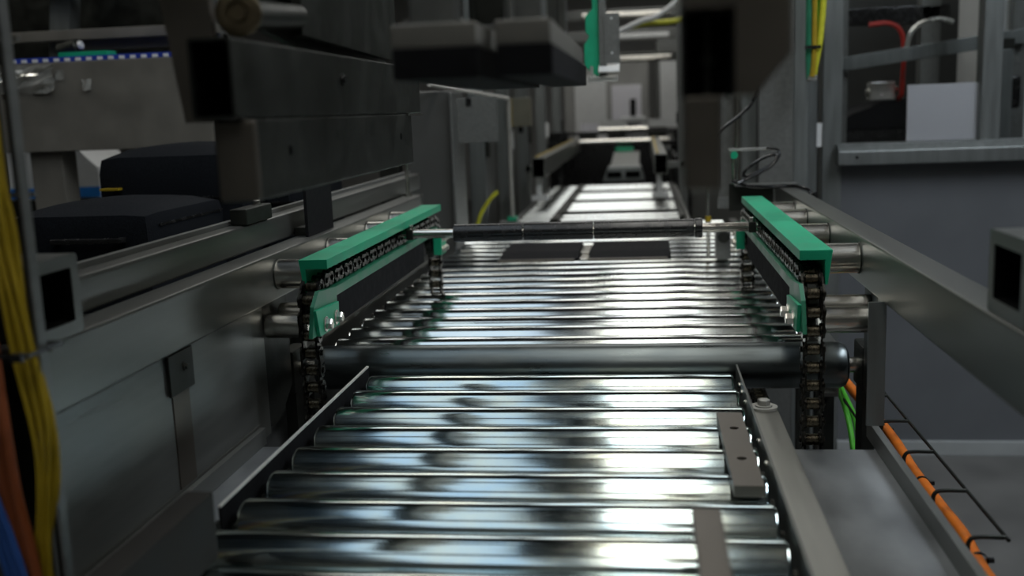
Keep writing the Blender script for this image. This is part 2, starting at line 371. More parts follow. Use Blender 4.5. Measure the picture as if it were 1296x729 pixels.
# ================================================================== CHAIN GUIDES
PITCH_ = 0.0254
def chain_guide(side):
    sg = -1 if side == 'left' else 1
    cx = -0.480 if sg < 0 else 0.222
    xi, xo = (-0.454, -0.497) if sg < 0 else (0.206, 0.250)      # inner / outer edge of top
    t = thing('chain_guide', 'green plastic %s chain guide bar beside the transfer rollers' % side, 'guide rail', (cx, 1.85, 0.80))
    lx = xo - sg*0.0065
    prof = [(xi, 0.9), (xo, 0.9), (lx, 0.852), (lx-sg*0.004, 0.852), (lx-sg*0.004, 0.886), (xi, 0.886)]
    part('upper_guide', MB().prism(prof, 'y', 1.42, 2.27, 0.0012), GREEN, t)
    part('lower_guide', MB().box(cx-sg*0.0205, cx+sg*0.0125, 1.47, 2.25, 0.838, 0.852, 0.001), GREEND, t)
    part('web_plate', MB().box(cx-sg*0.0195, cx-sg*0.0125, 1.47, 2.10, 0.795, 0.838), RUBBER, t)
    # near end bracket, two hexagon bolts
    px = cx - sg*0.0165
    part('end_bracket', MB().prism([(1.360, 0.842), (1.385, 0.860), (1.468, 0.853), (1.468, 0.797), (1.345, 0.800)], 'x', px, px-sg*0.006, 0.0008), GREEND, t)
    part('cover_plate', MB().prism([(1.352, 0.838), (1.46, 0.832), (1.456, 0.797), (1.365, 0.799)], 'x', px-sg*0.006, px-sg*0.011, 0.0008), GREEN, t)
    for y, z in ((1.44, 0.812), (1.39, 0.812)):
        part('bolt', hexbolt((px-sg*0.011, y, z), (-sg, 0, 0), 0.0082, 0.009), STEELX, t)
    # far end bracket
    fx = cx - sg*0.012
    part('far_bracket', MB().box(fx, fx-sg*0.018, 2.235, 2.292, 0.790, 0.842, 0.001), GREEN, t)
    for y in (2.248, 2.279):
        for z in (0.803, 0.826):
            part('bolt', hexbolt((fx-sg*0.018, y, z), (-sg, 0, 0), 0.006, 0.006), STEELX, t)
    # sprockets
    def sprocket(y, z):
        b = MB(); n = 11; pts = []
        for k in range(n*4):
            a = 2*math.pi*k/(n*4); rr = (0.041, 0.0385, 0.0315, 0.0385)[k % 4]
            pts.append((y+rr*math.cos(a), z+rr*math.sin(a)))
        b.prism(pts, 'x', cx-0.006, cx+0.006)
        b.cyl((cx-0.018, y, z), (cx+0.018, y, z), 0.014, 20)
        return b
    part('sprocket', sprocket(1.445, 0.823), DSTEEL, t); part('sprocket', sprocket(2.264, 0.823), DSTEEL, t)
    part('sprocket', sprocket(1.445, 0.55475), DSTEEL, t); part('sprocket', sprocket(2.264, 0.55475), DSTEEL, t)
    part('shaft', MB().cyl((cx+sg*0.018, 1.445, 0.55475), (cx+sg*0.09, 1.445, 0.55475), 0.010, 16), STEELX, t)
    return cx, sg
def plate8(r, waist, n=8):
    pts = []
    for c0, s in ((PITCH_/2, 1), (-PITCH_/2, -1)):
        for k in range(n+1):
            a = -math.pi/2 + math.pi*k/n
            pts.append((c0 + s*r*math.cos(a)*1.0, s*r*math.sin(a)))
        pts.append((0, s*waist))
    return pts
pl = plate8(0.0105, 0.0082)
io = MB()
for s in (-1, 1):
    io.prism(pl, 'x', s*0.0118, s*0.0146)
    for yy in (-PITCH_/2, PITCH_/2): io.lathe((s*0.0146, yy, 0), (s, 0, 0), [(0, 0.0042), (0.002, 0.0042), (0.0026, 0.003), (0.0026, 0)], 8)
for yy in (-PITCH_/2, PITCH_/2): io.cyl((-0.0147, yy, 0), (0.0147, yy, 0), 0.0025, 6)
me_out = finish(io.bm, 'outer_link'); me_out.materials.append(CHAIN)
ii = MB()
for s in (-1, 1): ii.prism(pl, 'x', s*0.0088, s*0.0115)
for yy in (-PITCH_/2, PITCH_/2): ii.cyl((-0.0115, yy, 0), (0.0115, yy, 0), 0.0035, 8)
me_in = finish(ii.bm, 'inner_link'); me_in.materials.append(CHAIN)
ir = MB().lathe((-0.0086, 0, 0), (1, 0, 0), [(0, 0.003), (0, 0.0074), (0.0008, 0.0080), (0.0164, 0.0080), (0.0172, 0.0074), (0.0172, 0.003)], 14)
me_rl = finish(ir.bm, 'chain_roller'); me_rl.materials.append(CHROLL)
def chain_path():
    r = 0.042; segs = []
    def line(y0, z0, y1, z1):
        L = math.hypot(y1-y0, z1-z0); segs.append((L, lambda s, a=(y0, z0, y1, z1), L=L: (a[0]+(a[2]-a[0])*s/L, a[1]+(a[3]-a[1])*s/L)))
    def arc(cy, cz, a0, a1):
        L = abs(a1-a0)*r; segs.append((L, lambda s, q=(cy, cz, a0, a1), L=L: (q[0]+r*math.cos(q[2]+(q[3]-q[2])*s/L), q[1]+r*math.sin(q[2]+(q[3]-q[2])*s/L))))
    p = math.pi; zb = 0.55475; ye = 2.264
    line(1.403, zb, 1.403, 0.823); arc(1.445, 0.823, p, p/2); line(1.445, 0.865, ye, 0.865); arc(ye, 0.823, p/2, 0)
    line(ye+r, 0.823, ye+r, zb); arc(ye, zb, 0, -p/2); line(ye, zb-r, 1.445, zb-r); arc(1.445, zb, -p/2, -p)
    tot = sum(s[0] for s in segs); n = 96
    def at(s):
        s %= tot
        for L, f in segs:
            if s <= L: return f(s)
            s -= L
        return segs[-1][1](segs[-1][0])
    return [at((k+0.35)*tot/n) for k in range(n)]
def chain(side, cx):
    t = thing('roller_chain', 'oiled steel roller chain running around the %s green guide' % side, 'chain', (cx, 1.85, 0.80))
    P = chain_path(); n = len(P); o = origin(t)
    for k in range(n):
        a, b = P[k], P[(k+1) % n]
        e = link(bpy.data.objects.new('outer_link' if k % 2 else 'inner_link', me_out if k % 2 else me_in)); e.parent = t
        e.location = Vector((cx, (a[0]+b[0])/2, (a[1]+b[1])/2)) - o
        e.rotation_euler = (math.atan2(b[1]-a[1], b[0]-a[0]), 0, 0)
        if not k % 2:
            for yy in (-PITCH_/2, PITCH_/2):
                q = link(bpy.data.objects.new('chain_roller', me_rl)); q.parent = e; q.location = (0, yy, 0)
for side in ('left', 'right'):
    cx, sg = chain_guide(side); chain(side, cx)

# cross roller between the chains
cz, cy = 0.874, 1.95
cz = 0.8715
cro = thing('cross_roller', 'black sleeved bar spanning from chain to chain above the rollers', 'roller', (-0.13, cy, cz))
part('shaft', MB().cyl((-0.466, cy, cz), (0.206, cy, cz), 0.0085, 24), CHROME, cro)
for x0, x1 in ((-0.366, -0.232), (-0.2305, -0.0985), (-0.097, 0.090)):
    part('sleeve', MB().cyl((x0, cy, cz), (x1, cy, cz), 0.0172, 36, 0.001), BLACK, cro)
part('collar', MB().cyl((0.091, cy, cz), (0.105, cy, cz), 0.0185, 36, 0.001), BLACK, cro)
for s, x in ((-1, -0.452), (1, 0.196)):
    part('end_clamp', MB().box(x-0.007, x+0.007, cy-0.012, cy+0.012, cz-0.010, cz+0.010, 0.002), DSTEEL, cro)
    part('bolt', hexbolt((x, cy, cz+0.010), (0, 0, 1), 0.006, 0.006), STEELX, cro)

# ================================================================== SIDE RAILS
def rail(side):
    sg = -1 if side == 'left' else 1
    xi, xo = (-0.56, -0.604) if sg < 0 else (0.312, 0.354)
    t = thing('side_rail', 'long brushed steel %s side rail with pipe stubs toward the green guide' % side, 'rail', ((xi+xo)/2, 1.4, 0.86))
    a, b = min(xi, xo), max(xi, xo)
    part('rail_tube', MB().htube('y', 0.40, 2.56, a, b, 0.829, 0.90, 0.003, 0.004), STEEL, t)
    part('end_cap', MB().box(a-0.002, b+0.002, 2.56, 2.566, 0.827, 0.902), STEEL, t)
    gx = -0.4955 if sg < 0 else 0.2485
    ys = (1.507, 1.768, 2.03, 2.23) if sg < 0 else (1.563, 1.825, 2.07, 2.24)
    for y in ys:
        s = part('stub_pipe', MB().cyl((gx, y, 0.867), (xi, y, 0.867), 0.0225, 32, 0.001), STEELX, t)
        part('weld_ring', MB().lathe((xi, y, 0.867), (-sg, 0, 0), [(0, 0.0225), (0, 0.0238), (0.0015, 0.0234), (0.002, 0.0225)], 32), DSTEEL, s)
    # lower stubs carried by the post
    px = xi
    for y, z, r in ((1.462, 0.795, 0.0185), (1.522, 0.803, 0.0165)):
        part('lower_stub', MB().cyl((-0.4985 if sg < 0 else 0.2405, y, z), (px + (-0.006 if sg < 0 else 0.009), y, z), r, 28, 0.0015), STEELX, t)
    if sg > 0:
        part('post', MB().box(0.2955, 0.319, 1.41, 1.414, 0.657, 0.829).box(0.315, 0.319, 1.414, 1.445, 0.657, 0.829), ALU, t)
    else:
        part('post', MB().box(-0.585, -0.568, 1.400, 1.404, 0.632, 0.829).box(-0.572, -0.568, 1.404, 1.448, 0.632, 0.829), STEEL, t)
    pa = -0.576 if sg < 0 else 0.321
    part('post_plate', MB().prism([(1.449, 0.829), (1.56, 0.829), (1.56, 0.68), (1.50, 0.64), (1.449, 0.64)], 'x', pa, pa+0.006), DSTEEL, t)
    part('bolt', hexbolt(((a+b)/2, 1.375, 0.829), (0, 0, -1), 0.009, 0.008), STEELX, t)
    la, lb = (-0.672, -0.642) if sg < 0 else (0.358, 0.388)
    part('leg', MB().box(la, lb, 2.48, 2.52, 0, 0.829).box(min(la, a+0.01), max(lb, b-0.01), 2.48, 2.52, 0.799, 0.829), DSTEEL, t)
    return t
rl = rail('left'); rr = rail('right')
gb = thing('guide_beam', 'second steel beam lying along the outer edge of the left side rail', 'beam', (-0.615, 1.7, 0.90))
part('beam_tube', MB().htube('y', 0.40, 2.75, -0.640, -0.605, 0.9005, 0.943, 0.003, 0.006), STEEL, gb)
part('beam_lip', MB().box(-0.640, -0.630, 0.5, 2.75, 0.943, 0.950, 0.001), SHEET, gb)

def cross_tube(side):
    sg = -1 if side == 'left' else 1
    if sg < 0: x0, x1, y0, y1, z0, z1 = -0.86, -0.556, 0.858, 0.945, 0.9005, 0.979
    else: x0, x1, y0, y1, z0, z1 = 0.316, 0.60, 0.90, 0.997, 0.9005, 0.977
    t = thing('cross_tube', 'open-ended square tube across the %s side rail near the camera' % side, 'tube', ((x0+x1)/2, (y0+y1)/2, z0))
    part('tube_wall', MB().htube('x', x0, x1, y0, y1, z0, z1, 0.013, 0.004), STEEL, t)
    part('inner_shade', MB().htube('x', x0+0.001, x1-0.001, y0+0.0128, y1-0.0128, z0+0.0128, z1-0.0128, 0.001).box((x0+x1)/2-0.002, (x0+x1)/2+0.002, y0+0.014, y1-0.014, z0+0.014, z1-0.014), VOID, t)  # black inner faces give the open tube its shaded interior
    if sg > 0:
        part('riser', MB().box(0.324, 0.39, 0.84, 0.885, 0.90, 1.30, 0.002), DSTEEL, t)
cross_tube('left'); cross_tube('right')

# left lining sheet under the rail
ls = thing('lining_sheet', 'grey sheet metal lining below the left side rail', 'panel', (-0.568, 0.9, 0.657))
part('sheet', MB().box(-0.570, -0.566, 0.30, 1.397, 0.6575, 0.8285), SHEET, ls)
part('hem', MB().box(-0.566, -0.564, 0.30, 1.397, 0.6575, 0.661), STEEL, ls)
part('shade_strip', MB().box(-0.566, -0.5645, 1.135, 1.180, 0.661, 0.8285), BROWN, ls)  # brown strip puts the soft shadow below the bracket into the colour
hbk = part('hanging_bracket', MB().box(-0.5645, -0.5605, 1.125, 1.190, 0.779, 0.8285, 0.001), DSTEEL, ls)
part('bolt', hexbolt((-0.5605, 1.165, 0.808), (1, 0, 0), 0.004, 0.003), DSTEEL, hbk)

gs = thing('dark_backing_sheet', 'added dark grey sheet hiding the floor under the left rail beside the transfer rollers', 'panel', (-0.68, 2.0, 0))
part('sheet', MB().box(-0.682, -0.678, 1.45, 2.45, 0.02, 0.80), GREY, gs)  # added to darken the gap where lit floor would show
part('foot', MB().box(-0.70, -0.66, 1.5, 1.54, 0, 0.02), DSTEEL, gs)
part('foot', MB().box(-0.70, -0.66, 2.38, 2.42, 0, 0.02), DSTEEL, gs)

# black rubber flap and clamp on the left rail/beam
fl = thing('rubber_flap', 'black rubber flap standing on the left side rail', 'flap', (-0.585, 1.78, 0.90))
part('flap_sheet', MB().box(-0.578, -0.572, 1.70, 1.845, 0.900, 1.01, 0.001), RUBBER, fl)
part('clamp_strip', MB().box(-0.604, -0.578, 1.72, 1.83, 0.900, 0.915, 0.001), DSTEEL, fl)
cb = thing('clamp_block', 'small dark clamp block on top of the left guide beam', 'clamp', (-0.61, 1.56, 0.943))
part('block', MB().box(-0.628, -0.600, 1.50, 1.61, 0.9435, 0.968, 0.003), DSTEEL, cb)
part('bolt', hexbolt((-0.614, 1.58, 0.968), (0, 0, 1), 0.006, 0.006), STEELX, cb)

# ================================================================== RIGHT CABLE BASKET
bk = thing('wire_basket', 'thin wire cable basket along the outside of the drip tray', 'cable basket', (0.37, 1.4, 0.62))
part('long_wire', MB().tube([(0.386, 1.116, 0.62), (0.386, 1.75, 0.62)], 0.0022, 8, 1), DSTEEL, bk)
part('long_wire', MB().tube([(0.350, 0.85, 0.565), (0.350, 2.3, 0.565)], 0.0022, 8, 1), DSTEEL, bk)
for y in (1.124, 1.264, 1.410, 1.551, 1.69):
    part('hook_wire', MB().tube([(0.386, y, 0.620), (0.356, y, 0.620), (0.3475, y, 0.615), (0.3465, y, 0.600), (0.350, y, 0.565), (0.352, y, 0.552), (0.37, y, 0.548)], 0.0026, 8, 4), DSTEEL, bk)
part('carrier', MB().box(0.300, 0.312, 1.18, 1.21, 0.550, 0.622).box(0.312, 0.352, 1.18, 1.21, 0.550, 0.556), DSTEEL, bk)
oc = thing('orange_cable', 'thick orange cable lying in the wire basket beside the tray', 'cable', (0.362, 1.4, 0.575))
part('sheath', MB().tube([(0.362, 0.75, 0.588), (0.358, 1.0, 0.588), (0.357, 1.11, 0.589), (0.363, 1.2, 0.590), (0.363, 1.29, 0.588), (0.361, 1.42, 0.590), (0.366, 1.57, 0.590), (0.358, 1.82, 0.592), (0.355, 2.0, 0.592), (0.355, 2.3, 0.592)], 0.0085, 14), ORANGE, oc)
for y in (1.13, 1.37, 1.60, 1.82):
    part('cable_tie', MB().lathe((0.361, y, 0.589), (0, 1, 0), [(0, 0.0085), (0, 0.0100), (0.004, 0.0100), (0.004, 0.0085)], 16).box(0.369, 0.377, y, y+0.005, 0.587, 0.592), BLACK, oc)
for i, (dx, lab) in enumerate(((0, 'lower'), (0.012, 'upper'))):
    g = thing('green_cable', 'bright green cable behind the right post, the %s of two' % lab, 'cable', (0.33, 1.9, 0.5))
    part('sheath', MB().tube([(0.334+dx, 2.25, 0.60), (0.336+dx, 2.05, 0.598-0.012*i), (0.346+dx, 1.90, 0.575-0.012*i), (0.352+dx, 1.80, 0.52), (0.352+dx, 1.76, 0.40), (0.352+dx, 1.76, 0.005)], 0.005, 10), CGREEN, g)

# ================================================================== OVERHEAD GANTRY AND GRIPPER
gn = thing('gantry', 'dark steel gantry frame carrying the gripper over the rollers', 'gantry', (-0.1, 0.95, 0))
part('cross_beam', MB().box(-1.02, 0.72, 0.60, 0.66, 1.36, 1.42, 0.004), DSTEEL, gn)
part('cross_beam', MB().box(-1.02, 0.72, 1.16, 1.22, 1.36, 1.42, 0.004), DSTEEL, gn)
for x in (-1.02, 0.66):
    part('side_beam', MB().box(x, x+0.06, 0.66, 1.16, 1.36, 1.42, 0.004), DSTEEL, gn)
    part('leg', MB().box(x, x+0.06, 0.60, 0.66, 0, 1.36, 0.004), DSTEEL, gn)
gr = thing('gripper', 'dark square-tube gripper arm hanging over the left side rail', 'gripper', (-0.34, 1.0, 1.03))
part('upper_tube', MB().htube('y', 0.797, 1.49, -0.357, -0.321, 1.102, 1.166, 0.0025, 0.003), DSTEEL, gr)
part('tube_shade', MB().htube('y', 0.799, 1.40, -0.3543, -0.3237, 1.1048, 1.1632, 0.0008).box(-0.353, -0.325, 1.40, 1.402, 1.106, 1.162), VOID, gr)  # shade inside the hollow tube, set as black walls
lt = part('lower_tube', MB().box(-0.352, -0.321, 0.822, 1.43, 1.033, 1.1015, 0.003), DSTEEL, gr)
part('end_plate', MB().box(-0.347, -0.3125, 0.812, 0.822, 1.035, 1.1005, 0.003), BROWN, lt, 'brown rusted end plate')
for y, z in ((0.92, 1.072), (1.36, 1.072)):
    part('hole', MB().cyl((-0.3212, y, z), (-0.3205, y, z), 0.0045, 14), VOID, lt)
part('bolt', hexbolt((-0.321, 1.10, 1.140), (1, 0, 0), 0.005, 0.003), BLACK, gr)
part('rim_highlight', MB().box(-0.3225, -0.3185, 1.40, 1.49, 1.0985, 1.1015), STEELX, gr)  # bright strip shaped as the rim highlight at the tube ends
part('side_plate', MB().prism([(-0.405, 1.36), (-0.402, 1.203), (-0.388, 1.100), (-0.358, 1.100), (-0.358, 1.36)], 'y', 0.85, 0.862, 0.001), BROWN, gr)
part('hanger_plate', MB().prism([(0.90, 1.195), (1.10, 1.168), (1.45, 1.160), (1.45, 1.36), (0.90, 1.36)], 'x', -0.366, -0.358, 0.001), DSTEEL, gr)
part('back_plate', MB().prism([(1.02, 1.182), (1.42, 1.172), (1.42, 1.36), (1.02, 1.36)], 'x', -0.345, -0.335, 0.001), DSTEEL, gr)
part('knob', MB().lathe((-0.335, 0.86, 1.188), (0.25, -1, 0), [(0, 0), (0, 0.017), (0.012, 0.019), (0.016, 0.019), (0.018, 0.016), (0.018, 0.010), (0.014, 0.010), (0.014, 0.006), (0.020, 0.006), (0.020, 0)], 28), BRONZE, gr)
part('knob_arm', MB().cyl((-0.335, 0.86, 1.188), (-0.340, 1.02, 1.20), 0.012, 16), DSTEEL, gr)

def pad_unit(label, x0, x1, y0, y1, zb, cols):
    t = thing('gripper_pad', label, 'gripper', ((x0+x1)/2, (y0+y1)/2, zb))
    part('rubber_pad', MB().box(x0, x1, y0, y1, zb, zb+0.022, 0.001), RUBBER, t)
    part('backing_block', MB().box(x0-0.002, x1-0.001, y0+0.005, y1-0.05, zb+0.022, zb+0.040, 0.002), COVER, t)
    for (a, b, c, d, m) in cols:
        part('stem', MB().box(a, b, c, d, zb+0.040, 1.36, 0.002), m, t)
pad_unit('black gripper pad under grey stems, nearer to the left gripper arm', -0.181, -0.118, 0.752, 1.20, 1.125, [(-0.178, -0.142, 0.80, 0.83, SHEET), (-0.150, -0.124, 0.95, 0.99, DSTEEL), (-0.172, -0.150, 1.05, 1.09, DSTEEL)])
pad_unit('black gripper pad nearest to the middle of the frame', -0.104, -0.064, 0.752, 1.20, 1.125, [(-0.097, -0.075, 0.80, 0.84, SHEET), (-0.090, -0.078, 0.98, 1.01, STEEL), (-0.076, -0.068, 0.95, 0.97, STEEL)])
cn = thing('channel_piece', 'tilted grey channel piece on the two black gripper pads', 'channel', (-0.11, 0.9, 1.167))
part('channel', MB().prism([(-0.150, 1.166), (-0.092, 1.166), (-0.092, 1.176), (-0.096, 1.176), (-0.096, 1.170), (-0.146, 1.170), (-0.146, 1.176), (-0.150, 1.176)], 'y', 0.86, 0.93, 0.0008), SHEET, cn)

po = thing('hanging_post', 'blurred dark brown post hanging in front on the right', 'post', (0.05, 0.62, 1.05))
part('lower_post', MB().box(0.0225, 0.0435, 0.60, 0.635, 1.051, 1.104, 0.002), BROWN, po)
part('upper_block', MB().prism([(0.051, 1.1035), (0.063, 1.1035), (0.082, 1.126), (0.082, 1.36), (0.051, 1.36)], 'y', 0.60, 0.66, 0.001).box(0.0225, 0.051, 0.60, 0.66, 1.152, 1.36, 0.001).box(0.0225, 0.051, 0.64, 0.66, 1.1035, 1.152), BROWN, po)
part('slot_shade', MB().box(0.0235, 0.050, 0.638, 0.640, 1.1045, 1.151).box(0.0225, 0.0240, 0.602, 0.64, 1.1035, 1.152).box(0.0495, 0.0512, 0.602, 0.64, 1.1035, 1.152), VOID, po)  # black faces hold the shade of the recessed slot
part('slot_pin', MB().cyl((0.037, 0.625, 1.104), (0.037, 0.625, 1.152), 0.0018, 10).cyl((0.037, 0.625, 1.122), (0.037, 0.625, 1.127), 0.004, 12), DSTEEL, po)

# ================================================================== LEFT CABLE LADDER AND CABLES
LK = 0.78/0.62
def lad(x, z): return (x*LK, 1.10+(z-1.10)*LK)
cl = thing('cable_ladder', 'thin vertical cable ladder at the left edge of the frame', 'cable ladder', (-0.515, 0.78, 0.632))
part('upright', MB().box(-0.4980, -0.4955, 0.772, 0.784, 0.632, 1.42, 0.0005), SHEET, cl)
part('upright', MB().box(-0.5160, -0.5100, 0.795, 0.806, 0.632, 1.42, 0.0005), DSTEEL, cl)
part('upright', MB().box(-0.5550, -0.5500, 0.775, 0.790, 0.632, 1.42, 0.0005), DSTEEL, cl)
for z in (0.70, 0.915, 1.045, 1.17, 1.29):
    part('rung', MB().box(-0.5550, -0.4965, 0.792, 0.796, z, z+0.004), SHEET, cl)
part('back_sheet', MB().box(-0.5565, -0.530, 0.808, 0.811, 0.632, 1.42), DSTEEL, cl)
def cable(name, label, pts, r, m, grp=None):
    t = thing(name, label, 'cable', pts[0], grp)
    part('sheath', MB().tube(pts, r, 10), m, t); return t
ORD = ('first', 'second', 'third', 'fourth', 'fifth', 'sixth')
yl = [(-0.409, 1.093), (-0.410, 1.05), (-0.408, 1.016), (-0.404, 0.958), (-0.396, 0.895), (-0.399, 0.850), (-0.408, 0.80)]
for i in range(6):
    dx = -0.008+0.0028*i; dy = (0, 0.005, 0.001, 0.006, 0.002, 0.005)[i]; sp = (0, 0.002, -0.002, 0.003, -0.002, 0.002)[i]
    pts = [(-0.520+dx, 0.770+dy, 1.42), (-0.5185+dx, 0.770+dy, 1.22)]
    for q, (x, z) in enumerate(yl):
        X, Z_ = lad(x, z); pts.append((X+dx+sp*((q % 3)-1), 0.768+dy, Z_+0.004*i))
    pts.append((-0.517+dx, 0.770+dy, 0.636))
    cable('yellow_cable', 'thin yellow cable of the left ladder bundle, %s from the left' % ORD[i], pts, 0.0026, YELLOW)
for i, dx in enumerate((0, 0.0095)):
    P_ = [(-0.4265, 0.963), (-0.4235, 0.870), (-0.4155, 0.825), (-0.409, 0.76)]
    cable('brick_orange_cable', 'thick brick-orange cable beside the yellow bundle, the %s of two' % ('left', 'right')[i],
          [(-0.543+dx, 0.762, 1.42), (-0.541+dx, 0.762, 1.05)] + [(lad(x, z)[0]+dx*(1 if q < 2 else 0.7), 0.758, lad(x, z)[1]) for q, (x, z) in enumerate(P_)] + [(-0.517+dx, 0.760, 0.637)], 0.0050, RUST)
for i, dx in enumerate((0, 0.007, 0.013)):
    P_ = [(-0.441, 0.90), (-0.437, 0.87), (-0.428, 0.835), (-0.421, 0.80)]
    cable('blue_cable', 'blue cable at the bottom left corner of the frame, %s from the left' % ORD[i],
          [(-0.556+dx, 0.751, 1.42), (-0.556+dx, 0.750, 1.0)] + [(lad(x, z)[0]+dx, 0.748, lad(x, z)[1]) for x, z in P_] + [(-0.522+dx, 0.748, 0.636)], 0.0035, BLUE)
ct = thing('cable_strap', 'black strap tying the yellow and orange cables to the ladder', 'strap', (-0.52, 0.772, 0.918))
part('strap_band', MB().htube('z', 0.919, 0.9225, -0.552, -0.492, 0.750, 0.800, 0.0012), BLACK, ct)
part('strap_lock', MB().box(-0.504, -0.494, 0.744, 0.750, 0.917, 0.924), BLACK, ct)

# ================================================================== LEFT BACKGROUND
tb = thing('cart', 'low grey cart behind the left rails carrying the black cases', 'cart', (-1.0, 2.0, 0))
part('top', MB().box(-1.35, -0.71, 1.50, 2.55, 0.77, 0.795, 0.003), DSTEEL, tb)
for x in (-1.33, -0.76):
    for y in (1.53, 2.48): part('leg', MB().box(x, x+0.035, y, y+0.035, 0, 0.77), DSTEEL, tb)
def soft_box(x0, x1, y0, y1, z0, z1, bulge, bev):
    b = MB().box(x0, x1, y0, y1, z0, z1, 0)
    bmesh.ops.subdivide_edges(b.bm, edges=b.bm.edges[:], cuts=5, use_grid_fill=True)
    cx, cy_, cz_ = (x0+x1)/2, (y0+y1)/2, (z0+z1)/2; hx, hy, hz = (x1-x0)/2, (y1-y0)/2, (z1-z0)/2
    for v in b.bm.verts:
        u = Vector(((v.co.x-cx)/hx, (v.co.y-cy_)/hy, (v.co.z-cz_)/hz))
        if v.co.z > z0+1e-5: v.co.z += bulge*(1-u.x*u.x)*(1-u.y*u.y)*max(0, u.z)
        for ax_, h in ((0, hx), (1, hy), (2, hz)): pass
        k = sum(1 for q in u if abs(q) > 0.999)
        if k >= 2 and u.z > -0.99:
            for i, h in enumerate((hx, hy, hz)):
                if abs(u[i]) > 0.999: v.co[i] -= math.copysign(bev*(0.45 if k == 3 else 0.3), u[i])
    return b
c1 = thing('black_case', 'low black fabric case with a handle on the left cart, nearest', 'case', (-0.9, 1.74, 0.795))
part('body', soft_box(-1.06, -0.80, 1.58, 1.90, 0.795, 0.962, 0.014, 0.02), FABRIC, c1)
part('handle', MB().box(-0.965, -0.838, 1.562, 1.574, 0.912, 0.921, 0.003).box(-0.962, -0.952, 1.574, 1.582, 0.912, 0.921).box(-0.850, -0.840, 1.574, 1.582, 0.912, 0.921), BLACK, c1)
part('zip', MB().box(-0.801, -0.7985, 1.62, 1.88, 0.934, 0.938), BLACK, c1)
c2 = thing('black_case', 'taller black fabric case standing behind the low one', 'case', (-0.95, 2.15, 0.795))
part('body', soft_box(-1.11, -0.795, 1.98, 2.30, 0.795, 1.045, 0.016, 0.03), FABRIC, c2)
part('zip', MB().box(-1.09, -0.82, 1.976, 1.981, 0.95, 0.954), BLACK, c2)
part('yellow_tag', MB().box(-1.09, -1.05, 1.962, 1.979, 0.972, 0.976), YELLOW, c2)
c3 = thing('black_case', 'narrow black case half hidden behind the gripper arm', 'case', (-0.78, 2.25, 0.795))
part('body', soft_box(-0.785, -0.715, 2.05, 2.42, 0.795, 1.01, 0.01, 0.02), FABRIC, c3)
part('zip', MB().box(-0.775, -0.71, 2.046, 2.051, 0.93, 0.934), BLACK, c3)

lp = thing('machine_cover', 'wide grey sheet metal cover plate at the upper left', 'machine cover', (-1.2, 2.6, 0))
part('cover_plate', MB().box(-1.75, -1.12, 2.62, 2.64, 1.038, 1.272, 0.003), COVER, lp)
part('leg', MB().box(-1.66, -1.567, 2.645, 2.72, 0, 1.04, 0.004), COVER, lp)
part('leg', MB().box(-1.22, -1.15, 2.645, 2.72, 0, 1.04, 0.004), COVER, lp)
part('top_shelf', MB().box(-1.75, -1.12, 2.64, 2.995, 1.262, 1.272), DSTEEL, lp)
def crumple(x0, x1, z0, z1, y, n, amp):
    b = MB(); g = [[b.bm.verts.new((x0+(x1-x0)*i/n+random.uniform(-.3, .3)*(x1-x0)/n, y-random.uniform(0.001, amp), z0+(z1-z0)*j/n+random.uniform(-.3, .3)*(z1-z0)/n)) for j in range(n+1)] for i in range(n+1)]
    for i in range(n):
        for j in range(n):
            b.bm.faces.new((g[i][j], g[i+1][j], g[i+1][j+1])); b.bm.faces.new((g[i][j], g[i+1][j+1], g[i][j+1]))
    r = bmesh.ops.extrude_face_region(b.bm, geom=b.bm.faces[:])
    for v in r['geom']:
        if isinstance(v, bmesh.types.BMVert): v.co.y += 0.0006
    return b
fo = solo('crumpled_tape', crumple(-1.70, -1.55, 1.195, 1.268, 2.62, 7, 0.02), FOIL, 'crumpled clear tape stuck on the upper left cover plate', 'tape', (-1.62, 2.62, 1.195))
solo('tape_scrap', crumple(-1.545, -1.52, 1.225, 1.25, 2.62, 3, 0.008), FOIL, 'tiny tape scrap just right of the crumpled tape', 'tape', (-1.53, 2.62, 1.225))
solo('tape_scrap', crumple(-1.47, -1.445, 1.195, 1.225, 2.62, 3, 0.008), FOIL, 'curled tape scrap lower on the cover plate', 'tape', (-1.455, 2.62, 1.195))
bb = thing('link_belt', 'dark blue modular belt with white studs on top of the cover', 'belt', (-1.4, 2.75, 1.272))
part('belt', MB().box(-1.70, -1.13, 2.66, 2.95, 1.272, 1.288, 0.001), BLUEP, bb)
for k in range(18): part('stud', MB().box(-1.69+k*0.031, -1.677+k*0.031, 2.655, 2.66, 1.276, 1.284), WHITE, bb)
solo('green_strip', MB().box(-1.56, -1.42, 2.67, 2.72, 1.288, 1.300, 0.001), GREEN, 'green plastic strip lying on the blue belt', 'strip', (-1.5, 2.7, 1.288))
mf = thing('profile_rack', 'grey profile frame above the blue belt at the upper left', 'machine frame', (-1.5, 3.0, 0))
part('rail', MB().box(-2.2, -1.25, 3.0, 3.04, 1.36, 1.39, 0.002), COVER, mf)
part('rail', MB().box(-1.75, -1.25, 3.05, 3.09, 1.33, 1.362, 0.002), COVER, mf)
part('rail', MB().box(-2.2, -1.25, 3.0, 3.04, 1.50, 1.53, 0.002), COVER, mf)
part('post', MB().prism([(-1.83, 1.18), (-1.765, 1.18), (-1.69, 1.75), (-1.755, 1.75)], 'y', 3.05, 3.11), ALU, mf)
part('post', MB().box(-1.30, -1.25, 3.04, 3.1, 0, 1.9, 0.002), SHEET, mf)
part('back_panel', MB().box(-2.4, -1.25, 3.2, 3.22, 1.16, 1.9), DSTEEL, mf)
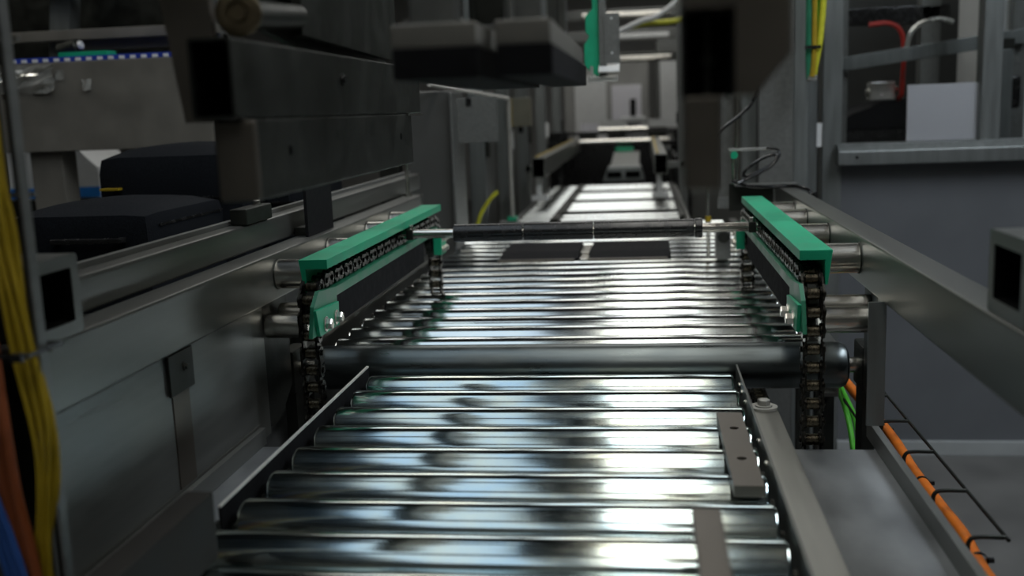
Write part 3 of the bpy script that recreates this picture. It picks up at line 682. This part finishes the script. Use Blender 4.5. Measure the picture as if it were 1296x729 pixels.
solo('white_bag', MB().prism([(-1.80, 1.288), (-1.70, 1.288), (-1.69, 1.36), (-1.72, 1.375), (-1.79, 1.37)], 'y', 2.86, 2.92, 0.006), PAPER, 'white printed bag standing on the blue belt', 'bag', (-1.75, 2.9, 1.288)) if False else None
mt = thing('small_motor', 'dark motor with a bright cap beside the grey leaning post', 'motor', (-1.58, 2.85, 1.288))
part('motor_body', MB().cyl((-1.66, 2.85, 1.315), (-1.60, 2.85, 1.33), 0.022, 20, 0.004), DSTEEL, mt)
part('motor_cap', MB().cyl((-1.60, 2.85, 1.33), (-1.588, 2.85, 1.333), 0.012, 16, 0.003), WHITE, mt)
part('motor_foot', MB().box(-1.65, -1.61, 2.835, 2.865, 1.288, 1.30), DSTEEL, mt)
rh = cable('red_hose', 'short red hose behind the upper left frame rails', [(-1.33, 3.1, 1.40), (-1.325, 3.1, 1.45), (-1.34, 3.1, 1.50), (-1.35, 3.12, 1.60)], 0.006, RED)
wb = thing('white_carton', 'white carton with a blue bottom band behind the left cover leg', 'carton', (-1.85, 3.35, 0))
part('box', MB().prism([(-2.16, 0.86), (-1.83, 0.86), (-1.83, 0.965), (-1.93, 1.06), (-2.16, 1.06)], 'y', 3.30, 3.55, 0.003), WHITE, wb)
part('band', MB().box(-2.162, -1.828, 3.297, 3.30, 0.865, 0.90), SKYP, wb)
part('print', MB().box(-2.02, -1.98, 3.2975, 3.30, 0.93, 0.965), SKYP, wb)
part('stand', MB().box(-2.2, -1.80, 3.29, 3.57, 0, 0.86, 0.004), DSTEEL, wb)

# ================================================================== MIDDLE LEFT MACHINES
mc = thing('machine_column', 'grey machine column just beyond the far end of the left rail', 'column', (-0.62, 3.05, 0))
part('column', MB().box(-0.70, -0.557, 3.0, 3.15, 0, 1.165, 0.006), GREY, mc)
part('flange_plate', MB().box(-0.557, -0.549, 2.98, 3.17, 0.72, 1.160, 0.002), SHEET, mc)
part('plate', MB().box(-0.556, -0.430, 3.06, 3.064, 1.012, 1.142, 0.001), SHEET, mc)
part('bracket', MB().box(-0.52, -0.505, 3.055, 3.06, 1.12, 1.142), BLACK, mc)
rf = thing('rod_stand', 'slim chrome rod stand with a green foot beside the far rollers', 'stand', (-0.49, 3.78, 0.70))
part('upright_rod', MB().cyl((-0.487, 3.78, 0.712), (-0.487, 3.78, 1.145), 0.0085, 16), BARE, rf)
part('top_rod', MB().tube([(-0.60, 2.92, 1.182), (-0.487, 3.78, 1.145)], 0.0055, 10, 1), EDGE, rf)
part('foot', MB().box(-0.505, -0.470, 3.76, 3.80, 0.70, 0.715, 0.002), GREEN, rf)
part('foot_bracket', MB().box(-0.535, -0.470, 3.755, 3.805, 0, 0.70, 0.002), SHEET, rf)
solo('thin_pin', MB().cyl((-0.585, 2.52, 0.9), (-0.585, 2.52, 1.02), 0.0045, 14, 0.001).cyl((-0.585, 2.52, 0.9), (-0.585, 2.52, 0.908), 0.010, 14), STEELX, 'thin upright steel pin on the far end of the left rail', 'pin', (-0.585, 2.52, 0.9))
cable('yellow_white_cable', 'yellow cable curving down beside the chrome rod stand', [(-0.50, 3.5, 0.83), (-0.53, 3.5, 0.80), (-0.57, 3.5, 0.73), (-0.59, 3.5, 0.60), (-0.60, 3.5, 0)], 0.007, LIME)
for i, y in enumerate((3.9, 4.65, 5.4, 6.4, 7.6)):
    t = thing('frame_post', ('aluminium machine post left of the far conveyor, %s in the row' % ('nearest', 'second', 'third', 'fourth', 'farthest')[i]), 'post', (-0.62, y, 0))
    part('profile', MB().box(-0.66, -0.60, y, y+0.05, 0, 2.2, 0.003), ALU, t)
    part('side_sheet', MB().box(-0.67, -0.66, y+0.05, y+0.70, 0.55, 2.2), GREY if i % 2 else SHEET, t)
    part('gusset', MB().box(-0.60, -0.585, y+0.01, y+0.04, 0.93, 1.02), WHITE if i in (1, 3) else DSTEEL, t)
jb = thing('junction_box', 'beige box fixed to the second machine post beyond the chrome rod', 'box', (-0.55, 4.66, 1.09))
part('body', MB().box(-0.5995, -0.50, 4.62, 4.70, 1.03, 1.155, 0.004), BEIGE, jb)
part('lid_seam', MB().box(-0.585, -0.580, 4.617, 4.62, 1.03, 1.155), YELLOW, jb)
part('gland', MB().cyl((-0.55, 4.66, 1.00), (-0.55, 4.66, 1.03), 0.012, 14), BLACK, jb)

gg = thing('green_holder', 'bright green cable holder hanging above the far conveyor', 'holder', (-0.14, 3.0, 1.2))
part('green_clip', MB().prism([(-0.165, 1.215), (-0.128, 1.185), (-0.122, 1.20), (-0.122, 1.50), (-0.140, 1.50), (-0.140, 1.375), (-0.160, 1.355), (-0.160, 1.31), (-0.150, 1.30), (-0.165, 1.275)], 'y', 3.0, 3.03, 0.002), GREEN, gg)
part('steel_channel', MB().box(-0.122, -0.102, 2.99, 3.05, 1.185, 1.60, 0.002), SHEET, gg)
sp_ = part('hole_plate', MB().box(-0.108, -0.064, 2.985, 2.99, 1.222, 1.358, 0.0008), SHEET, gg)
for z in (1.345, 1.250): part('screw', MB().lathe((-0.086, 2.985, z), (0, -1, 0), [(0, 0), (0, 0.003), (0.0015, 0.002), (0.0015, 0)], 10), WHITE, sp_)
part('white_tab', MB().prism([(2.955, 1.197), (2.955, 1.200), (3.01, 1.223), (3.01, 1.197)], 'x', -0.124, -0.066, 0.001), WHITE, gg)
part('lower_tab', MB().box(-0.154, -0.070, 2.97, 3.02, 1.172, 1.186, 0.002), FOIL, gg)
part('link_pin', MB().box(-0.148, -0.140, 2.985, 3.0, 1.184, 1.216), FOIL, gg)
part('support_beam', MB().box(-0.72, -0.10, 3.0, 3.05, 1.60, 1.65, 0.003), DSTEEL, gg)
part('support_post', MB().box(-0.78, -0.72, 3.0, 3.05, 0, 1.65), DSTEEL, gg)

# ================================================================== FAR CONVEYOR
fa = thing('far_conveyor', 'bright roller conveyor running away in the background', 'conveyor', (-0.16, 4.6, 0))
r3 = MB().lathe((-0.315, 0, 0), (1, 0, 0), [(0, 0), (0, 0.028), (0.004, 0.0315), (0.436, 0.0315), (0.440, 0.028), (0.440, 0)], 28)
me_r3 = finish(r3.bm, 'roller'); me_r3.materials.append(ZINC3)
r4 = MB().lathe((-0.47, 0, 0), (1, 0, 0), [(0, 0), (0, 0.028), (0.003, 0.0315), (0.117, 0.0315), (0.120, 0.028), (0.120, 0)], 24)
me_r4 = finish(r4.bm, 'short_roller'); me_r4.materials.append(ZINC3)
a3 = MB().cyl((-0.49, 0, 0), (0.155, 0, 0), 0.008, 10); me_a3 = finish(a3.bm, 'axle'); me_a3.materials.append(STEELX)
for k in range(14):
    y = 3.82 + 0.125*k
    for me in (me_r3, me_r4):
        r = link(bpy.data.objects.new(me.name.split('.')[0], me)); r.parent = fa; r.location = Vector((0, y, 0.6685)) - origin(fa)
        if me is me_r3:
            a = link(bpy.data.objects.new('axle', me_a3)); a.parent = r
for x in (-0.50, 0.150):
    part('side_frame', MB().box(x, x+0.012, 3.76, 5.5, 0.58, 0.69), STEEL, fa)
    for y in (3.80, 5.40): part('leg', MB().box(x, x+0.03, y, y+0.04, 0, 0.58), DSTEEL, fa)
for y in (3.99, 4.49, 4.99):
    part('cross_bar', MB().box(-0.34, 0.128, y, y+0.03, 0.67, 0.706), DSTEEL, fa)
part('divider', MB().box(-0.346, -0.319, 3.77, 5.45, 0.635, 0.703), DSTEEL, fa)
part('divider', MB().box(0.126, 0.140, 3.77, 5.45, 0.635, 0.705), DSTEEL, fa)

for nm, x0, x1 in (('left', -0.455, -0.402), ('right', 0.038, 0.092)):
    t = thing('far_guide_tube', 'open square guide tube above the far conveyor on the %s' % nm, 'tube', ((x0+x1)/2, 4.2, 0.827))
    part('tube_wall', MB().htube('y', 4.2, 6.6, x0, x1, 0.828, 0.908, 0.004, 0.004), STEEL, t)
    part('lining', MB().htube('y', 4.202, 5.2, x0+0.004, x1-0.004, 0.832, 0.904, 0.001).box(x0+0.005, x1-0.005, 5.2, 5.202, 0.833, 0.903), VOID, t)  # black walls stand in for the shade inside the tube
    part('yellow_edge', MB().box(x0+0.008, x0+0.020, 4.25, 6.5, 0.908, 0.912), YELLOW, t)
    sx = x0-0.06 if nm == 'left' else x1+0.065
    for y in (4.5, 6.3):
        part('support', MB().box(sx, sx+0.02, y, y+0.04, 0, 0.86), SHEET, t)
        part('support_arm', MB().box(min(sx, x0), max(sx+0.02, x0), y, y+0.04, 0.835, 0.86), SHEET, t)
    part('white_block', MB().box(x0-0.01, x1+0.005, 4.24, 4.30, 0.73, 0.75, 0.002).box(x0+0.01, x0+0.03, 4.25, 4.29, 0.75, 0.828), WHITE, t)
bf = thing('black_portal', 'black portal frame across the far end of the conveyor', 'portal', (-0.15, 6.9, 0))
part('post', MB().box(-0.62, -0.50, 6.8, 7.0, 0, 0.95, 0.004), BLACK, bf)
part('post', MB().box(0.19, 0.30, 6.8, 7.0, 0, 0.95, 0.004), BLACK, bf)
part('lower_beam', MB().box(-0.62, 0.30, 6.7, 6.76, 0.852, 0.880, 0.003), BLACK, bf)
part('upper_beam', MB().box(-0.50, 0.26, 6.9, 6.95, 0.925, 0.945, 0.003), BLACK, bf)
part('chrome_bar', MB().cyl((-0.44, 6.69, 0.885), (0.16, 6.69, 0.885), 0.016, 20), CHROME, bf)
part('chrome_bar', MB().cyl((-0.30, 6.89, 0.955), (0.02, 6.89, 0.955), 0.016, 20), CHROME, bf)
part('inner_sheet', MB().box(-0.62, 0.30, 7.3, 7.32, 0.2, 0.85), BLACK, bf)
part('side_sheet', MB().box(-0.46, -0.44, 5.6, 6.7, 0.35, 0.83), BLACK, bf)
part('side_sheet', MB().box(0.16, 0.18, 5.6, 6.7, 0.35, 0.83), BLACK, bf)
ca = thing('carrier', 'grey double carrier block sitting beyond the far rollers', 'carrier', (-0.11, 5.8, 0))
part('base', MB().prism([(-0.23, 0.70), (0.0, 0.70), (-0.02, 0.775), (-0.20, 0.775)], 'y', 5.7, 5.9, 0.004), ALU, ca)
for x in (-0.205, -0.105):
    part('window', MB().box(x, x+0.08, 5.694, 5.70, 0.716, 0.752, 0.002), VOID, ca)
part('belt', MB().prism([(5.9, 0.775), (6.6, 0.822), (6.6, 0.80), (5.9, 0.72)], 'x', -0.19, -0.03), SHEET, ca)
part('green_end', MB().box(-0.18, -0.07, 6.60, 6.66, 0.822, 0.848, 0.003), GREEN, ca)
part('stand', MB().box(-0.20, -0.03, 5.72, 5.88, 0, 0.70), DSTEEL, ca)
part('belt_stand', MB().box(-0.18, -0.04, 6.56, 6.60, 0, 0.81), DSTEEL, ca)

# far hall: workstations and machines
def far_machine(name, label, cat, x0, x1, y0, y1, z1, m, bands):
    t = thing(name, label, cat, ((x0+x1)/2, y0, 0))
    part('body', MB().box(x0, x1, y0, y1, 0, z1, 0.01), m, t)
    for (a, b, c, d, mm) in bands: part('panel', MB().box(a, b, y0-0.02, y0, c, d, 0.002), mm, t)
far_machine('far_cabinet', 'pale machine cabinet straight ahead in the far hall', 'cabinet', -0.75, 0.05, 10.0, 10.8, 1.55, BACKW, [(-0.65, -0.35, 0.8, 1.40, WHITE), (-0.3, -0.02, 0.9, 1.3, PAPER)])
far_machine('far_cabinet', 'grey cabinet right of the pale one in the far hall', 'cabinet', 0.12, 0.9, 9.6, 10.4, 1.75, SHEET, [(0.15, 0.30, 0.9, 1.5, WHITE), (0.34, 0.5, 0.8, 1.2, PAPER)])
rbt = thing('white_unit', 'small white unit with a dark screen in the far hall', 'machine', (-0.09, 8.4, 0))
part('pedestal', MB().box(-0.20, 0.02, 8.4, 8.6, 0, 0.86), GREEND, rbt)
part('head', MB().box(-0.19, 0.02, 8.35, 8.6, 0.86, 1.02, 0.02), WHITE, rbt)
part('screen', MB().box(-0.16, -0.03, 8.345, 8.35, 0.92, 0.97, 0.002), BLACK, rbt)
part('neck', MB().box(-0.11, -0.06, 8.42, 8.5, 1.02, 1.16, 0.01), BLACK, rbt)
for i, (x0, x1, z) in enumerate(((-0.30, 0.18, 1.56), (-0.36, 0.20, 1.42), (-0.45, 0.20, 1.76))):
    t = thing('far_beam', ('overhead cross beam in the far aisle, %s' % ('the middle of three', 'lowest of three', 'highest of three')[i]), 'beam', ((x0+x1)/2, 7.5, z))
    part('beam', MB().box(x0-1.4, x1+1.2, 7.5+0.3*i, 7.56+0.3*i, z, z+0.07, 0.004), SHEET if i != 1 else STEEL, t)
    part('tube', MB().cyl((x0, 7.46+0.3*i, z+0.02), (x1, 7.46+0.3*i, z+0.02), 0.022, 14), WHITE if i == 0 else CHROME, t)
    for x in (x0-1.4, x1+1.14): part('drop_post', MB().box(x, x+0.06, 7.5+0.3*i, 7.56+0.3*i, 0, z), SHEET, t)
for i, (x, y) in enumerate(((0.16, 5.6), (0.26, 7.2))):
    t = thing('aisle_post', ('slim grey post right of the far conveyor, %s' % ('nearer one', 'farther one')[i]), 'post', (x, y, 0))
    part('profile', MB().box(x+0.02, x+0.07, y, y+0.05, 0, 2.2, 0.003), SHEET, t)
    part('clip', MB().box(x+0.01, x+0.02, y, y+0.05, 1.0, 1.06), BLACK, t)
for i, (x, z, c) in enumerate(((-0.20, 1.0, WHITE), (0.11, 1.0, WHITE), (-0.42, 0.98, PAPER))):
    t = thing('storage_bin', ('pale bin on a far stand, %s' % ('middle', 'right', 'left')[i]), 'bin', (x, 8.0, 0))
    part('bin', MB().htube('z', z-0.06, z, x-0.10+0.02*i, x+0.07, 8.0, 8.2, 0.006), c, t)
    part('stand', MB().box(x-0.08, x+0.06, 8.02, 8.18, 0, z-0.06), DSTEEL, t)
cable('grey_hose', 'pale hose arching across the far aisle at the top', [(-0.10, 4.6, 1.42), (0.0, 4.6, 1.46), (0.06, 4.6, 1.475), (0.13, 4.6, 1.52), (0.22, 4.6, 1.60)], 0.012, WHITE)
cable('yellow_hose', 'yellow cable running just under the pale hose in the far aisle', [(-0.06, 4.65, 1.44), (0.02, 4.65, 1.452), (0.12, 4.65, 1.455), (0.24, 4.65, 1.47)], 0.012, LIME)

# ================================================================== RIGHT ENCLOSURE
en = thing('enclosure', 'grey aluminium enclosure with window and lower panel on the right', 'enclosure', (0.9, 3.2, 0))
part('post', MB().box(0.455, 0.511, 3.20, 3.26, 0, 2.3, 0.003), ALU, en)
part('post', MB().box(0.527, 0.583, 3.20, 3.26, 0, 2.3, 0.003), ALU, en)
part('post', MB().box(0.975, 1.030, 3.20, 3.26, 0.96, 2.3, 0.003), ALU, en)
part('post', MB().box(1.55, 1.61, 3.20, 3.26, 0, 2.3, 0.003), ALU, en)
part('sill', MB().prism([(3.15, 0.905), (3.15, 0.945), (3.175, 0.966), (3.26, 0.966), (3.26, 0.905)], 'x', 0.565, 1.6, 0.003), ALU, en)
part('lower_panel', MB().box(0.583, 1.55, 3.21, 3.225, 0.045, 0.905), PANEL, en)
part('skirting', MB().box(0.583, 1.55, 3.195, 3.24, 0.0, 0.045, 0.002), SKIRT, en)
part('pane', MB().box(0.583, 0.975, 3.228, 3.232, 0.966, 2.3), GLASS, en)
part('pane', MB().box(1.03, 1.55, 3.228, 3.232, 0.966, 2.3), GLASS, en)
part('top_rail', MB().box(0.455, 1.61, 3.20, 3.26, 2.3, 2.36, 0.003), ALU, en)
part('screw', MB().lathe((0.618, 3.15, 0.928), (0, -1, 0), [(0, 0), (0, 0.005), (0.002, 0.004), (0.002, 0)], 12), BLACK, en)
for z in (0.96, 1.30): part('hinge', MB().box(0.511, 0.527, 3.205, 3.23, z, z+0.07), WHITE if z < 1 else DSTEEL, en)
part('back_panel', MB().box(0.5, 2.2, 4.9, 4.92, 0, 2.3), GREY, en)
part('side_panel', MB().box(2.18, 2.2, 3.26, 4.9, 0, 2.3), GREY, en)
ps = solo('paper_sheet', MB().box(0.775, 0.990, 3.2325, 3.2345, 0.967, 1.132).box(0.8795, 0.8805, 3.232, 3.2325, 0.967, 1.132), PAPER, 'white paper sheet standing inside the enclosure window', 'paper', (0.88, 3.233, 0.967))
bi = thing('inner_bar', 'aluminium bar crossing behind the enclosure window', 'bar', (0.85, 3.5, 0))
part('bar', MB().prism([(0.60, 1.182), (1.2, 1.252), (1.2, 1.297), (0.60, 1.225)], 'y', 3.5, 3.54, 0.002), ALU, bi)
part('post', MB().box(1.17, 1.21, 3.54, 3.58, 0, 1.9, 0.002), SHEET, bi)
part('post', MB().box(0.62, 0.66, 3.54, 3.58, 0, 1.9, 0.002), SHEET, bi)
im = thing('inner_machine', 'dark machine hump behind the lower part of the window', 'machine', (0.8, 3.8, 0))
part('base', MB().box(0.67, 1.06, 3.65, 3.98, 0, 0.99), BLACK, im)
part('hump', MB().prism([(0.665, 0.99), (0.665, 1.03), (0.70, 1.05), (0.80, 1.085), (0.95, 1.095), (1.03, 1.08), (1.06, 0.99)], 'y', 3.65, 3.98, 0.01), RUBBER, im)
part('valve', MB().box(0.755, 0.84, 3.66, 3.72, 1.088, 1.15, 0.006), FOIL, im)
part('valve_port', MB().cyl((0.745, 3.68, 1.115), (0.85, 3.68, 1.125), 0.011, 14), STEELX, im)
part('upright', MB().box(0.67, 0.73, 3.98, 4.04, 0.90, 1.7, 0.006), GREY, im)
part('manifold', MB().box(0.72, 1.1, 4.0, 4.06, 1.36, 1.42, 0.004), BLACK, im)
part('upright', MB().box(1.00, 1.07, 4.0, 4.06, 0.90, 1.7, 0.006), SHEET, im)
cable('red_hose', 'red hose looping behind the enclosure window', [(0.74, 3.62, 1.335), (0.80, 3.62, 1.338), (0.838, 3.62, 1.315), (0.852, 3.62, 1.26), (0.85, 3.62, 1.12), (0.85, 3.66, 1.09)], 0.008, RED)
cable('clear_hose', 'pale hose meeting the red hose behind the window', [(0.855, 3.60, 1.25), (0.868, 3.60, 1.30), (0.90, 3.60, 1.33), (0.955, 3.60, 1.342), (1.0, 3.60, 1.33)], 0.008, FOIL)
# outer strip to the right of the window
oc2 = thing('wall_cabinet', 'white cabinet seen at the right edge beyond the window post', 'cabinet', (1.3, 3.45, 0))
part('body', MB().box(1.10, 1.5, 3.60, 3.9, 0, 1.9, 0.004), WHITE, oc2)
part('profile', MB().box(1.085, 1.125, 3.40, 3.44, 0.0, 1.23, 0.002), ALU, oc2)
part('profile_cap', MB().box(1.083, 1.127, 3.398, 3.442, 1.23, 1.262, 0.002), DSTEEL, oc2)
part('brace', MB().box(1.10, 1.125, 3.44, 3.6, 0.9, 0.95), DSTEEL, oc2)
part('black_latch', MB().box(1.125, 1.16, 3.42, 3.46, 1.05, 1.15, 0.01), BLACK, oc2)

# yellow/green earth wires hanging in front of the posts
cable('earth_wire', 'yellow-green wire hanging on the enclosure post, the right one', [(0.478, 2.9, 1.60), (0.476, 2.9, 1.38), (0.468, 2.9, 1.26), (0.458, 2.9, 1.20), (0.452, 2.9, 1.165)], 0.009, LIME)
cable('earth_wire', 'dark green wire hanging on the enclosure post, the left one', [(0.440, 2.9, 1.60), (0.440, 2.9, 1.30), (0.440, 2.9, 1.22), (0.443, 2.9, 1.155)], 0.010, GREEND)
cable('earth_wire', 'yellow wire between the other two on the enclosure post', [(0.452, 2.89, 1.60), (0.452, 2.89, 1.30), (0.451, 2.89, 1.20), (0.447, 2.89, 1.16)], 0.007, YELLOW)
cable('earth_wire', 'bright green wire bending over to the yellow-green one', [(0.466, 2.91, 1.60), (0.470, 2.91, 1.40), (0.462, 2.91, 1.32), (0.453, 2.91, 1.24)], 0.008, CGREEN)
wt = thing('wire_tie', 'black tie holding the hanging earth wires together', 'cable tie', (0.452, 2.9, 1.235))
part('tie_band', MB().htube('z', 1.233, 1.241, 0.430, 0.468, 2.880, 2.922, 0.002), BLACK, wt)
part('tie_lug', MB().cyl((0.448, 2.9, 1.148), (0.448, 2.9, 1.165), 0.014, 16, 0.003), FOIL, wt)
part('tie_hook', MB().box(0.446, 0.450, 2.90, 3.20, 1.60, 1.606), STEEL, wt)

# machine panel and sensor beyond the right rail
rp_ = thing('partition', 'grey upright sheet panel beyond the far end of the right rail', 'panel', (0.36, 3.0, 0))
part('panel', MB().box(0.320, 0.415, 3.0, 3.02, 0, 1.7, 0.002), SHEET, rp_)
part('edge_profile', MB().box(0.415, 0.455, 3.0, 3.05, 0, 1.7, 0.003), ALU, rp_)
part('chrome_post', MB().cyl((0.262, 3.02, 0.80), (0.262, 3.02, 1.7), 0.010, 16), CHROME, rp_)
part('tie_bar', MB().box(0.21, 0.33, 3.03, 3.05, 0.80, 0.83), SHEET, rp_)
part('side_strip', MB().box(0.277, 0.318, 3.05, 3.08, 0.80, 1.7, 0.002), ALU, rp_)
part('left_strip', MB().box(0.215, 0.250, 3.05, 3.08, 0.80, 1.7, 0.002), SHEET, rp_)
sn = thing('sensor', 'small sensor on a bracket at the far end of the right rail', 'sensor', (0.25, 2.5, 0.9))
part('bracket', MB().box(0.215, 0.362, 2.53, 2.555, 0.900, 0.906, 0.001), SHEET, sn)
part('stem', MB().cyl((0.212, 2.54, 0.906), (0.212, 2.54, 0.985), 0.006, 14), CHROME, sn)
part('head', MB().box(0.200, 0.300, 2.53, 2.55, 0.985, 0.992, 0.001), FOIL, sn)
part('green_lens', MB().cyl((0.212, 2.525, 0.976), (0.212, 2.53, 0.976), 0.009, 16), GREEN, sn)
part('plate', MB().box(0.202, 0.308, 2.556, 2.56, 0.84, 0.906), DSTEEL, sn)
cable('sensor_cable', 'black cable looping around the sensor at the right rail end', [(0.29, 2.53, 0.990), (0.312, 2.50, 0.985), (0.305, 2.49, 0.962), (0.27, 2.49, 0.940), (0.232, 2.49, 0.928), (0.24, 2.48, 0.948), (0.28, 2.48, 0.972), (0.305, 2.48, 0.975), (0.29, 2.47, 0.950), (0.235, 2.47, 0.922), (0.215, 2.46, 0.914)], 0.0036, BLACK)
cable('rail_cable', 'black cable clipped along the far end of the right rail', [(0.205, 2.49, 0.918), (0.235, 2.47, 0.907), (0.28, 2.45, 0.905), (0.33, 2.44, 0.906), (0.352, 2.42, 0.904), (0.37, 2.38, 0.89), (0.378, 2.36, 0.80), (0.38, 2.36, 0)], 0.0042, BLACK)
cable('drop_cable', 'black cable hanging behind the brown foreground post', [(0.17, 2.6, 1.02), (0.20, 2.6, 1.045), (0.24, 2.6, 1.075), (0.268, 2.6, 1.115), (0.275, 2.6, 1.22), (0.275, 2.6, 1.60)], 0.004, BLACK)
sb = thing('valve_block', 'small steel valve block below the sensor by the right chain', 'valve', (0.19, 2.7, 0.7))
part('block', MB().box(0.178, 0.215, 2.66, 2.72, 0.705, 0.790, 0.004), SHEET, sb)
part('gauge', MB().cyl((0.196, 2.64, 0.765), (0.196, 2.66, 0.765), 0.015, 20, 0.002), DSTEEL, sb)
part('rod', MB().cyl((0.160, 2.69, 0.705), (0.160, 2.69, 0.90), 0.005, 12), CHROME, sb)
part('yellow_cap', MB().cyl((0.160, 2.69, 0.80), (0.160, 2.69, 0.815), 0.008, 12), YELLOW, sb)
